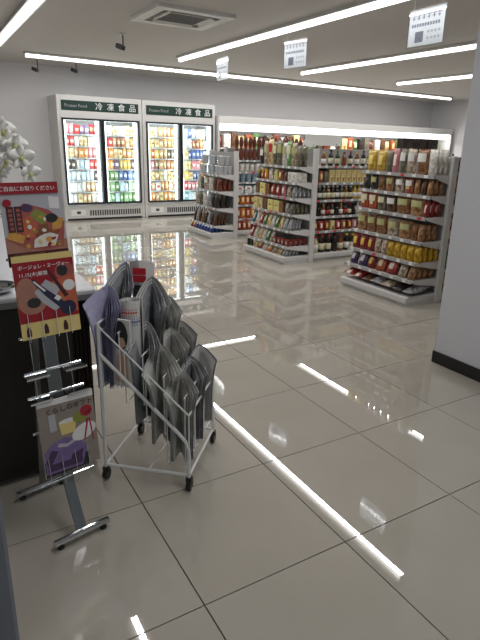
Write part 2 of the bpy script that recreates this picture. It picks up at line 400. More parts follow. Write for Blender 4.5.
CATG = dict(pouch='snack pouch', flat='snack bag', box='carton', bottle='bottle', jar='jar', cup='cup', tray='food tray', twist='snack bag')
def setmat(o, m):
    o.material_slots[0].link = 'OBJECT'; o.material_slots[0].material = M(m)
def product(kind, w, h, d, m, loc, rz, label, group, tilt=0.0, cap=None, wrap=None, plabel=None):
    o = link((NAME[kind] if m[:2] != 'f_' else {'pouch': 'frozen_food_bag', 'box': 'frozen_food_carton'}[kind]), kmesh(kind, w, h, d), None, loc, (tilt, 0, rz)); setmat(o, m)
    tag(o, label, CATG[kind] if m[:2] != 'f_' else 'frozen food', group)
    if kind == 'bottle' and cap:
        c = link('cap', kmesh('cap', w, h, d), o); setmat(c, cap)
        if wrap: c = link('label_wrap', kmesh('wrap', w, h, d), o); setmat(c, wrap)
    if kind == 'jar' and cap:
        c = link('lid', kmesh('lid', w, h, d), o); setmat(c, cap)
    if plabel:
        key = ('plabel', round(w, 3), round(h, 3), round(d, 3))
        if key not in MESH:
            MESH[key] = MB().loft([[(s*w*.36, -d/2*(1-.85*(s*.72)**2)-.004+z, h*.5) for s in (-1, -.5, 0, .5, 1)]+[(s*w*.36, -d/2*(1-.85*(s*.72)**2)-.001+z, h*.5) for s in (1, .5, 0, -.5, -1)] if q == 0 else
                                   [(s*w*.36, -d/2*(1-.85*(s*.72)**2)*.86-.004+z, h*.84) for s in (-1, -.5, 0, .5, 1)]+[(s*w*.36, -d/2*(1-.85*(s*.72)**2)*.86-.001+z, h*.84) for s in (1, .5, 0, -.5, -1)]
                                   for q, z in ((0, 0), (1, 0))]).mesh('paper_label'); MESH[key].materials.append(None)
        c = link('paper_label', MESH[key], o); setmat(c, plabel)
    return o

# packet prints
pack('p_yellow', (188, 158, 62), (160, 124, 38), (226, 205, 120)); pack('p_amber', (200, 164, 46), (166, 126, 24), (150, 110, 20), zb=(.4, .6))
pack('p_tan', (176, 134, 92), (128, 88, 54)); pack('p_brown', (110, 76, 52), (66, 42, 30)); pack('p_nut', (150, 104, 66), (96, 62, 38), cs=60)
pack('p_clear', (196, 184, 168), (140, 116, 92)); pack('p_orange', (184, 92, 50), (148, 60, 36), (236, 220, 190)); pack('p_red', (136, 38, 38), (104, 26, 28), (232, 190, 80))
pack('p_red2', (168, 50, 46), (126, 34, 34), (238, 224, 210)); pack('p_purple', (80, 56, 96), (52, 40, 70), (226, 220, 226)); pack('p_greygreen', (122, 118, 98), (82, 76, 62))
pack('p_white', (222, 218, 212), (182, 176, 166)); pack('p_dark', (62, 54, 50), (34, 28, 28)); pack('p_silver', (180, 180, 182), (120, 120, 124))
pack('p_green', (96, 132, 66), (56, 92, 48), (226, 224, 190)); pack('p_teal', (60, 128, 130), (40, 90, 100), (226, 230, 224)); pack('p_blue', (50, 72, 140), (30, 44, 96), (190, 200, 226), zb=(.55, .8))
pack('p_pink', (190, 130, 132), (162, 96, 104), (240, 226, 220)); pack('p_cream', (222, 208, 158), (196, 172, 112), (160, 120, 70), zb=(.1, .4)); pack('p_paleyellow', (226, 212, 140), (206, 190, 110), (120, 90, 50), zb=(.5, .62))
pack('p_ricewhite', (226, 228, 226), (202, 206, 206), (196, 60, 60), zb=(.55, .75)); pack('p_paleblue', (188, 208, 220), (160, 186, 204)); pack('p_leaf', (120, 160, 100), (82, 128, 76), (214, 226, 200))
pack('p_meat', (168, 92, 60), (132, 64, 44), (236, 214, 150)); pack('p_oj', (216, 140, 60), (188, 100, 40), (240, 222, 180)); pack('p_rust', (126, 66, 46), (92, 42, 30))
mat('label_green', (178, 176, 120), 0.5, noise=.15, nscale=60); mat('label_cream', (220, 212, 180), 0.5, noise=.1, nscale=60); mat('label_white', (226, 224, 220), 0.5); mat('label_red', (176, 40, 42), 0.5)
mat('cap_red', (170, 30, 30), 0.4); mat('cap_white', (226, 226, 224), 0.4); mat('cap_black', (30, 30, 32), 0.4); mat('cap_yellow', (214, 180, 50), 0.4); mat('cap_green', (60, 110, 60), 0.4)
mat('glass_dark', (34, 24, 20), 0.12); mat('glass_green', (52, 66, 34), 0.12); mat('glass_amber', (122, 70, 24), 0.15); mat('liquid_cream', (206, 190, 150), 0.2); mat('liquid_oil', (196, 160, 60), 0.15); mat('liquid_clear', (190, 192, 186), 0.1)
COLN = dict(p_yellow='yellow', p_amber='amber yellow', p_tan='tan', p_brown='brown', p_nut='nut brown', p_clear='clear beige', p_orange='orange', p_red='dark red', p_red2='red',
            p_purple='purple', p_greygreen='olive grey', p_white='white', p_dark='dark', p_silver='silver', p_green='green', p_teal='teal', p_blue='blue', p_pink='pink', p_cream='cream',
            p_paleyellow='pale yellow', p_ricewhite='white and red', p_paleblue='pale blue', p_leaf='leaf green', p_meat='reddish brown', p_oj='light orange', p_rust='rust brown',
            glass_dark='dark', glass_green='green', glass_amber='amber', liquid_cream='cream', liquid_oil='golden', liquid_clear='clear', clear_plastic='clear')

# ------------------------------------------------------------------ shelving
def shelf_unit(name, label, cat, loc, rz, W, base_front, levels, height, back_depth=0.0, group=None, tags=True):
    """local frame: x to the viewer's right along the shelf, front towards -y, back panel at y=0; levels=[(z, front_y)]"""
    t = thing(name, label, cat, loc, rz, group)
    w = W/2
    b = MB().box(-w, w, base_front+.03, 0, 0, .03); b.cbox(-w, w, base_front, 0, .03, .095, .008); b.build('base_deck', 'shelf_white', t)
    MB().box(-w, w, -.006, .012, .08, height-.02).build('back_panel', 'panel_grey', t)
    for sx in (-1, 1):
        MB().cbox(sx*w-.02, sx*w+.02, -.03, .045, 0, height, .006).build('upright', 'shelf_white', t)
    for z, fy in levels:
        s = MB().box(-w+.005, w-.005, fy+.01, -.006, z-.022, z).build('shelf', 'shelf_white', t)
        MB().box(-w+.005, w-.005, fy, fy+.01, z-.028, z+.003).build('price_rail', 'rail_grey', s)
        if tags:
            n = max(3, int(W/.14))
            for k in range(n):
                x = -w+W*(k+.5)/n+random.uniform(-.02, .02)
                MB().box(x-.022, x+.022, fy-.0015, fy, z-.025, z+.001).build('price_tag', 'price_white' if random.random() < .86 else 'price_red', s)
        for sx in (-1, 1):
            x = sx*(w-.004)
            MB().loft([[(x-.003, fy+.02, z-.022), (x-.003, -.02, z-.022), (x-.003, -.02, z-.085), (x-.003, fy+.05, z-.034)],
                       [(x+.003, fy+.02, z-.022), (x+.003, -.02, z-.022), (x+.003, -.02, z-.085), (x+.003, fy+.05, z-.034)]]).build('bracket', 'shelf_white', s)
    return t
def place(unit_loc, rz, lx, ly, lz):
    c, s = math.cos(rz), math.sin(rz)
    return (unit_loc[0]+c*lx-s*ly, unit_loc[1]+s*lx+c*ly, unit_loc[2]+lz)
def row(loc, rz, x0, x1, z, fy, items, where, group, jit=.006, deep=True):
    """items: (kind, w, h, d, mat, opts); spread over x0..x1, left to right"""
    tot = sum(i[1] for i in items); gap = max((x1-x0-tot)/max(len(items), 1), .002)
    x = x0+gap/2
    for n, it in enumerate(items):
        kind, w, h, d, m = it[:5]; o = it[5] if len(it) > 5 else {}
        o = dict(o); adj = o.pop('adj', ''); yo = o.pop('yo', 0); tr = o.pop('tr', 0)
        z_ = z+(d/2*math.sin(o.get('tilt', 0)) if kind == 'flat' else 0)
        p = place(loc, rz, x+w/2, fy+.018+d/2+yo+random.uniform(0, jit), z_+.0005)
        lab = (adj+' ' if adj else '')+COLN[m]+' '+WORD[kind]+', '+ORD[n+1]+' from left on '+where
        product(kind, w, h, d, m, p, rz+random.uniform(-.06, .06)+tr, lab, group, **o)
        if deep and n == len(items)-1:
            yy = fy+.018+d+.006; q = 0
            while yy+d < -.012 and q < 3:
                q += 1; pp = place(loc, rz, x+w/2+random.uniform(-.004, .004), yy+d/2, z_+.0005)
                o.pop('plabel', None)
                product(kind, w, h, d, m, pp, rz+tr, (adj+' ' if adj else '')+COLN[m]+' '+WORD[kind]+', '+('directly', 'second', 'third')[q-1]+' behind the rightmost on '+where, group, **o)
                yy += d+.006
        x += w+gap

R_END = -PI/2
# ---- nearest end rack
L3 = (4.21, 3.91, 0); W3 = .98
lv3 = [(.25, -.38), (.42, -.35), (.615, -.31), (.845, -.29), (1.04, -.26), (1.225, -.24)]
shelf_unit('end_rack', 'nearest white end rack filled with snack bags, by the near wall', 'display rack', L3, R_END, W3, -.43, lv3, 1.40, group='white end racks')
G3 = 'snack bags on the nearest end rack'; x0, x1 = -.47, .475
PL = dict(plabel='label_green'); PC = dict(plabel='label_cream'); PW = dict(plabel='label_white')
row(L3, R_END, x0, x1, 1.225, -.24, [('pouch', .13, .21, .08, 'p_yellow'), ('pouch', .13, .21, .08, 'p_yellow'), ('pouch', .08, .21, .06, 'p_greygreen'), ('pouch', .08, .23, .06, 'p_pink'), ('pouch', .09, .23, .06, 'p_greygreen', PW),
     ('pouch', .10, .23, .06, 'p_clear', PW), ('pouch', .14, .23, .08, 'p_nut', PW), ('pouch', .10, .23, .06, 'p_white')], 'top shelf of nearest end rack', G3)
row(L3, R_END, x0, x1, 1.04, -.26, [('pouch', .09, .14, .06, 'p_dark'), ('pouch', .09, .15, .06, 'p_dark', PL), ('pouch', .09, .15, .07, 'p_nut'), ('pouch', .10, .15, .07, 'p_tan', PL), ('pouch', .12, .15, .08, 'p_clear', PW),
     ('pouch', .11, .15, .07, 'p_meat', PW), ('pouch', .06, .14, .06, 'p_tan'), ('pouch', .06, .14, .06, 'p_brown'), ('pouch', .06, .14, .06, 'p_tan')], 'second shelf of nearest end rack', G3)
row(L3, R_END, x0, x1, .845, -.29, [('pouch', .12, .17, .08, 'p_orange', PC), ('pouch', .12, .17, .08, 'p_orange', PC), ('pouch', .12, .16, .08, 'p_greygreen', PC), ('pouch', .13, .16, .08, 'p_brown', PW), ('pouch', .17, .17, .09, 'p_nut', PL),
     ('pouch', .18, .17, .09, 'p_tan', PL), ('pouch', .05, .15, .07, 'p_red2')], 'third shelf of nearest end rack', G3)
row(L3, R_END, x0, x1, .615, -.31, [('pouch', .15, .18, .09, 'p_tan', PL), ('pouch', .13, .18, .09, 'p_nut', PL), ('pouch', .15, .18, .09, 'p_nut', PL), ('pouch', .16, .17, .09, 'p_clear', PL), ('pouch', .16, .17, .09, 'p_tan', PL),
     ('pouch', .08, .16, .07, 'p_nut'), ('pouch', .08, .16, .07, 'p_tan')], 'fourth shelf of nearest end rack', G3)
row(L3, R_END, x0, x1, .42, -.35, [('pouch', .11, .16, .08, 'p_red'), ('pouch', .12, .16, .08, 'p_red'), ('pouch', .11, .16, .08, 'p_red'), ('pouch', .09, .16, .07, 'p_clear'), ('pouch', .09, .16, .07, 'p_clear')] +
    [('pouch', .085, .15, .07, 'p_amber') for _ in range(5)], 'fifth shelf of nearest end rack', G3)
row(L3, R_END, x0, x1, .25, -.38, [('pouch', .11, .15, .08, 'p_purple', dict(tilt=-.3)), ('pouch', .13, .15, .08, 'p_purple', dict(tilt=-.3)), ('pouch', .10, .15, .07, 'p_red', dict(tilt=-.3)), ('pouch', .13, .15, .07, 'p_orange', dict(tilt=-.35)),
     ('pouch', .14, .15, .07, 'p_red2', dict(tilt=-.35)), ('pouch', .11, .15, .07, 'p_clear', dict(tilt=-.35)), ('pouch', .09, .15, .07, 'p_tan', dict(tilt=-.35))], 'sixth shelf of nearest end rack', G3)
row(L3, R_END, x0, x1, .095, -.41, [('flat', .15, .11, .30, 'p_red2', dict(tilt=.14)), ('flat', .12, .10, .29, 'p_red2', dict(tilt=.14)), ('flat', .13, .08, .28, 'p_brown', dict(tilt=.12)), ('flat', .15, .09, .30, 'p_silver', dict(tilt=.12)), ('flat', .15, .09, .29, 'p_clear', dict(tilt=.12)), ('flat', .14, .08, .29, 'p_dark', dict(tilt=.1)), ('flat', .11, .08, .29, 'p_silver', dict(tilt=.1))],
    'bottom deck of nearest end rack', G3)

# ---- middle end rack
L2 = (4.18, 5.98, 0); W2 = 1.0
lv2 = [(.22, -.38), (.42, -.35), (.62, -.31), (.82, -.29), (1.01, -.27), (1.20, -.25)]
shelf_unit('end_rack', 'middle white end rack with dried foods, between the two other end racks', 'display rack', L2, R_END, W2, -.43, lv2, 1.42, group='white end racks')
G2 = 'packets on the middle end rack'; x0, x1 = -.48, .485
row(L2, R_END, x0, x1, 1.20, -.25, [('pouch', .10, .22, .07, 'p_dark', PW), ('pouch', .10, .30, .07, 'p_clear', PL), ('pouch', .10, .32, .07, 'p_cream', dict(plabel='label_red')), ('pouch', .10, .29, .07, 'p_greygreen', PC), ('pouch', .11, .31, .07, 'p_greygreen', PL),
     ('pouch', .10, .28, .07, 'p_white', PL), ('pouch', .10, .30, .07, 'p_leaf', PC), ('pouch', .10, .28, .07, 'p_clear', PL), ('pouch', .10, .25, .07, 'p_greygreen')], 'top shelf of middle end rack', G2)
row(L2, R_END, x0, x1, 1.01, -.27, [('jar', .06, .12, .06, 'p_brown', dict(cap='cap_yellow')), ('jar', .06, .12, .06, 'p_meat', dict(cap='cap_yellow')), ('jar', .06, .13, .06, 'p_oj', dict(cap='cap_yellow')), ('pouch', .09, .15, .06, 'p_white'), ('pouch', .09, .14, .06, 'p_paleyellow'),
     ('pouch', .09, .14, .06, 'p_meat'), ('pouch', .09, .13, .06, 'p_brown'), ('box', .20, .12, .16, 'p_white')], 'second shelf of middle end rack', G2)
row(L2, R_END, x0, x1, .82, -.29, [('box', .08, .14, .14, 'p_brown'), ('box', .13, .14, .14, 'p_paleyellow'), ('box', .08, .13, .14, 'p_nut'), ('pouch', .10, .14, .06, 'p_red2'), ('pouch', .10, .14, .06, 'p_red2'), ('pouch', .10, .15, .06, 'p_pink'),
     ('pouch', .09, .14, .06, 'p_clear'), ('pouch', .09, .14, .06, 'p_silver')], 'third shelf of middle end rack', G2)
row(L2, R_END, x0, x1, .62, -.31, [('box', .09, .14, .14, 'p_paleyellow'), ('box', .09, .14, .14, 'p_cream'), ('box', .10, .14, .14, 'p_brown'), ('box', .12, .14, .14, 'p_paleyellow'), ('box', .12, .14, .14, 'p_paleyellow'), ('box', .08, .13, .14, 'p_nut'),
     ('pouch', .09, .13, .06, 'p_silver'), ('pouch', .09, .13, .06, 'p_greygreen')], 'fourth shelf of middle end rack', G2)
row(L2, R_END, x0, x1, .42, -.35, [('pouch', .08, .16, .04, c, dict(tilt=-.3)) for c in ('p_teal', 'p_white', 'p_red2', 'p_green', 'p_cream', 'p_white', 'p_green', 'p_cream', 'p_silver', 'p_silver')], 'fifth shelf of middle end rack', G2)
row(L2, R_END, x0, x1, .22, -.38, [('pouch', .09, .17, .04, c, dict(tilt=-.35)) for c in ('p_red2', 'p_white', 'p_cream', 'p_white', 'p_green', 'p_clear')] + [('cup', .075, .085, .075, 'p_red2') for _ in range(4)], 'sixth shelf of middle end rack', G2)
row(L2, R_END, x0, x1, .095, -.41, [('bottle', .05, .12, .05, 'glass_dark', dict(cap='cap_yellow')), ('bottle', .05, .12, .05, 'glass_green', dict(cap='cap_yellow'))] + [('pouch', .10, .11, .05, c, dict(tilt=-.5)) for c in ('p_cream', 'p_meat', 'p_white', 'p_oj', 'p_clear', 'p_cream', 'p_silver')],
    'bottom deck of middle end rack', G2)

# ---- farthest end rack
L1 = (4.18, 7.93, 0); W1 = .86
lv1 = [(.20, -.38), (.47, -.34), (.73, -.31), (.98, -.29)]
shelf_unit('end_rack', 'farthest white end rack with clear cups on top, in front of freezer', 'display rack', L1, R_END, W1, -.45, lv1, 1.34, group='white end racks')
G1 = 'goods on the farthest end rack'; x0, x1 = -.41, .415
mat('plastic_white', (214, 216, 220), 0.25)
COLN['plastic_white'] = 'translucent white'
for lev, zz in ((0, .98), (1, 1.13)):
    row(L1, R_END, x0, x1, zz, -.29+.03*lev, [('cup', .075, .15-.01*(k % 3), .075, 'plastic_white' if k % 3 else 'clear_plastic', dict(adj='upper' if lev else 'lower')) for k in range(9)], 'top shelf of farthest end rack', 'stacked cups on the farthest end rack', jit=0)
row(L1, R_END, x0, x1, .73, -.31, [('pouch', .13, .21, .08, 'p_white'), ('pouch', .10, .2, .07, 'p_greygreen'), ('pouch', .16, .21, .09, 'p_clear', PW), ('pouch', .15, .2, .08, 'p_white'), ('pouch', .11, .2, .08, 'p_brown'), ('pouch', .11, .2, .08, 'p_rust')], 'second shelf of farthest end rack', G1)
row(L1, R_END, x0, x1, .47, -.34, [('pouch', .12, .22, .08, 'p_clear'), ('pouch', .11, .22, .08, 'p_greygreen'), ('pouch', .15, .22, .08, 'p_white'), ('pouch', .15, .22, .08, 'p_silver'), ('pouch', .11, .21, .08, 'p_dark'), ('pouch', .11, .21, .08, 'p_dark')], 'third shelf of farthest end rack', G1)
row(L1, R_END, x0, x1, .20, -.38, [('pouch', .07, .2, .05, 'p_dark', dict(tilt=-.2)), ('pouch', .08, .2, .05, 'p_clear', dict(tilt=-.2)), ('pouch', .08, .2, .05, 'p_dark', dict(tilt=-.2)), ('pouch', .09, .2, .05, 'p_nut', dict(tilt=-.2)), ('pouch', .08, .19, .05, 'p_dark', dict(tilt=-.2)),
     ('pouch', .08, .2, .05, 'p_silver', dict(tilt=-.2)), ('pouch', .09, .18, .05, 'p_dark', dict(tilt=-.2)), ('pouch', .09, .18, .05, 'p_brown', dict(tilt=-.2))], 'fourth shelf of farthest end rack', G1)
row(L1, R_END, x0, x1, .095, -.44, [('pouch', .09, .11, .06, 'p_red', dict(tilt=-.3)), ('pouch', .09, .11, .06, 'p_meat', dict(tilt=-.3))] + [('pouch', .095, .11, .06, 'p_blue', dict(tilt=-.3)) for _ in range(6)], 'bottom deck of farthest end rack', G1)

# ---- main aisle shelves behind the end racks (they face the viewer)
def aisle(label, X0, X1, Yf, levels, height, depth=.42):
    loc = ((X0+X1)/2, Yf+depth, 0)
    shelf_unit('aisle_shelf', label, 'shelf', loc, 0, X1-X0, -depth, levels, height, group='long aisle shelves')
    return loc
A2 = aisle('middle aisle shelf with bottles, behind the middle end rack', 4.26, 7.0, 5.50, [(.38, -.36), (.57, -.34), (.78, -.33), (1.0, -.32), (1.21, -.31)], 1.44)
GA = 'goods on the middle aisle shelf'; w2 = 1.37
def mix(pats, n): return [pats[k % len(pats)] for k in range(n)]
B = lambda m, w, h, cap, wrap=None: ('bottle', w, h, w, m, dict(cap=cap, wrap=wrap))
row(A2, 0, -w2+.02, w2-.02, 1.21, -.31, mix([B('glass_dark', .062, .19, 'cap_red', 'label_cream'), B('glass_amber', .062, .18, 'cap_yellow', 'label_white'), B('glass_dark', .062, .2, 'cap_black', 'label_cream'), B('glass_green', .062, .19, 'cap_green', 'label_cream'), B('glass_amber', .062, .18, 'cap_black')], 24),
    'top shelf of middle aisle shelf', GA, deep=False)
row(A2, 0, -w2+.02, -.28, 1.0, -.32, [('pouch', .07, .15, .05, 'p_greygreen'), ('pouch', .07, .15, .05, 'p_meat'), ('pouch', .07, .15, .05, 'p_greygreen')] + [('box', .078, .165, .07, 'p_cream') for _ in range(8)] + [('pouch', .06, .14, .05, 'p_pink')], 'second shelf of middle aisle shelf', GA, deep=False)
row(A2, 0, -w2+.02, -.28, .78, -.33, mix([B('glass_dark', .064, .18, 'cap_white', 'label_cream'), B('glass_dark', .064, .18, 'cap_white', 'label_white'), B('glass_green', .064, .18, 'cap_white', 'label_cream'), B('glass_amber', .064, .18, 'cap_white', 'label_cream')], 9) + [B('liquid_oil', .07, .18, 'cap_yellow', 'label_white')]*3 + [B('glass_green', .064, .18, 'cap_white', 'label_white')]*2,
    'third shelf of middle aisle shelf', GA, deep=False)
row(A2, 0, -w2+.02, -.28, .57, -.34, mix([B('glass_dark', .06, .16, 'cap_red', 'label_cream'), B('glass_dark', .06, .15, 'cap_black'), B('glass_amber', .06, .16, 'cap_yellow', 'label_white'), B('glass_dark', .06, .16, 'cap_black', 'label_red')], 10) + [B('liquid_clear', .066, .17, 'cap_white', 'label_white')]*4,
    'fourth shelf of middle aisle shelf', GA, deep=False)
row(A2, 0, -w2+.02, -.28, .38, -.36, [('pouch', .085, .13, .06, c) for c in ('p_meat', 'p_red2', 'p_red', 'p_cream', 'p_red2', 'p_meat', 'p_red', 'p_pink', 'p_red2', 'p_meat', 'p_red')], 'fifth shelf of middle aisle shelf', GA, deep=False)
row(A2, 0, -w2+.02, -.28, .095, -.40, [B('liquid_cream', .085, .22, 'cap_red', 'label_white'), B('glass_dark', .085, .24, 'cap_red', 'label_cream'), B('glass_dark', .085, .24, 'cap_red', 'label_cream'), B('glass_dark', .085, .24, 'cap_black'), B('glass_amber', .085, .22, 'cap_red', 'label_cream'),
     B('glass_dark', .085, .23, 'cap_yellow', 'label_white'), B('glass_green', .085, .22, 'cap_yellow', 'label_cream'), B('liquid_oil', .085, .22, 'cap_yellow', 'label_white'), B('liquid_cream', .085, .22, 'cap_white', 'label_white'), B('glass_green', .085, .22, 'cap_yellow', 'label_cream')], 'bottom deck of middle aisle shelf', GA, deep=False)
A1 = aisle('farthest aisle shelf with orange packs, behind the farthest end rack', 4.26, 5.7, 7.56, [(.28, -.36), (.50, -.34), (.68, -.33), (.86, -.32), (1.02, -.31), (1.20, -.30)], 1.4)
GB = 'goods on the farthest aisle shelf'; w1 = .70
row(A1, 0, -w1, w1, 1.20, -.30, [('twist', .075, .36, .07, 'p_rust') for _ in range(17)], 'top shelf of farthest aisle shelf', GB, deep=False)
row(A1, 0, -w1, -.05, 1.02, -.31, [('pouch', .085, .13, .05, 'p_white') for _ in range(7)], 'second shelf of farthest aisle shelf', GB, deep=False)
row(A1, 0, -w1, -.05, .86, -.32, [('cup', .1, .12, .1, 'p_paleblue') for _ in range(6)], 'third shelf of farthest aisle shelf', GB, deep=False)
row(A1, 0, -w1, -.05, .68, -.33, [('tray', .14, .12, .12, 'p_ricewhite') for _ in range(4)], 'fourth shelf of farthest aisle shelf', GB, deep=False)
row(A1, 0, -w1, -.05, .50, -.34, [('pouch', .09, .15, .06, 'p_oj' if k % 3 else 'p_meat') for k in range(7)], 'fifth shelf of farthest aisle shelf', GB, deep=False)
row(A1, 0, -w1, -.05, .28, -.36, [('pouch', .09, .17, .06, 'p_oj' if k % 2 else 'p_orange') for k in range(7)], 'sixth shelf of farthest aisle shelf', GB, deep=False)
row(A1, 0, -w1, -.05, .095, -.40, [('pouch', .09, .15, .06, 'p_orange' if k % 3 else 'p_red2') for k in range(7)], 'bottom deck of farthest aisle shelf', GB, deep=False)
A3 = aisle('nearest aisle shelf, a sliver of it showing beside the near wall', 4.28, 5.3, 3.43, [(.3, -.36), (.55, -.34), (.8, -.33), (1.05, -.32), (1.25, -.31)], 1.40)
GC = 'goods on the nearest aisle shelf'; w3 = .50
for z, fy, lvn, cs in ((1.25, -.31, 'top shelf', ('p_dark', 'p_red', 'p_dark')), (1.05, -.32, 'second shelf', ('p_red2', 'p_red', 'p_meat')), (.8, -.33, 'third shelf', ('p_cream', 'p_red2', 'p_yellow')), (.55, -.34, 'fourth shelf', ('p_red', 'p_meat', 'p_white')),
                       (.3, -.36, 'fifth shelf', ('p_brown', 'p_green', 'p_red')), (.095, -.40, 'bottom deck', ('p_cream', 'p_dark', 'p_clear'))):
    row(A3, 0, -w3, -.1, z, fy, [('pouch', .095, .18 if z < 1.2 else .14, .06, cs[k % 3]) for k in range(4)], lvn+' of nearest aisle shelf', GC, deep=False)
# cards and dark bags standing on the shelves
def card(label, x, y, z, w, h):
    t = thing('shelf_card', label, 'sign card', (x, y, z), 0, 'blank white cards above the shelves')
    MB().box(-w/2, w/2, -.002, .002, .02, h).build('card', 'price_white', t)
    for sx in (-1, 1): MB().box(sx*w*.35-.008, sx*w*.35+.008, -.004, .02, 0, .05).build('clip', 'rail_grey', t)
card('wide white card standing above the middle aisle shelf', 4.62, 5.90, 1.44, .62, .16)
card('small white card standing on the middle end rack', 4.19, 5.64, 1.42, .2, .1)
for k, xx in enumerate((6.15, 6.42, 6.68)):
    product('box', .2, .16, .14, 'p_dark', (xx, 5.92, 1.4405), 0, ('left', 'middle', 'right')[k]+' black carton on top of middle aisle shelf', 'black cartons on the aisle shelf')

# ------------------------------------------------------------------ freezers
FY = 10.2
FRZ = {}
for k_, b_, c_, l_ in (('white', (228, 228, 226), (200, 198, 196), None), ('cream', (226, 216, 186), (202, 186, 146), (196, 150, 100)), ('tan', (204, 176, 140), (170, 136, 100), (228, 216, 190)), ('clear', (214, 206, 196), (180, 164, 150), None),
                       ('paleblue', (206, 220, 228), (184, 204, 216), None), ('dark', (104, 100, 98), (70, 66, 66), (200, 190, 170)), ('red2', (206, 82, 80), (176, 60, 60), (236, 220, 206)), ('red', (180, 66, 66), (150, 52, 54), (232, 200, 130)), ('oj', (218, 164, 104), (196, 132, 80), (240, 224, 190)),
                       ('pink', (218, 158, 160), (200, 126, 134), (240, 228, 222)), ('purple', (140, 116, 140), (110, 92, 116), (226, 220, 222)), ('leaf', (156, 186, 140), (122, 160, 116), (216, 228, 204)), ('green', (128, 162, 108), (92, 132, 84), (226, 226, 200)), ('blue', (110, 130, 180), (84, 104, 156), (206, 214, 230)),
                       ('teal', (124, 172, 172), (100, 146, 150), (226, 232, 228)), ('yellow', (218, 196, 110), (200, 172, 84), (236, 224, 170)), ('paleyellow', (228, 218, 166), (212, 200, 140), (160, 130, 90)), ('meat', (184, 126, 98), (156, 100, 80), (236, 218, 170)), ('brown', (146, 116, 94), (112, 86, 70), (220, 206, 180)),
                       ('greygreen', (156, 152, 136), (124, 118, 104), (214, 208, 190)), ('ricewhite', (228, 230, 228), (208, 210, 210), (204, 96, 94))):
    pack('f_'+k_, b_, c_, l_, band=(.2, .8), zb=(.35, .65), cs=30); COLN['f_'+k_] = {'red2': 'red', 'oj': 'light orange', 'red': 'dark red', 'greygreen': 'olive grey', 'ricewhite': 'white and red', 'paleblue': 'pale blue', 'paleyellow': 'pale yellow', 'meat': 'reddish brown', 'clear': 'beige'}.get(k_, k_)
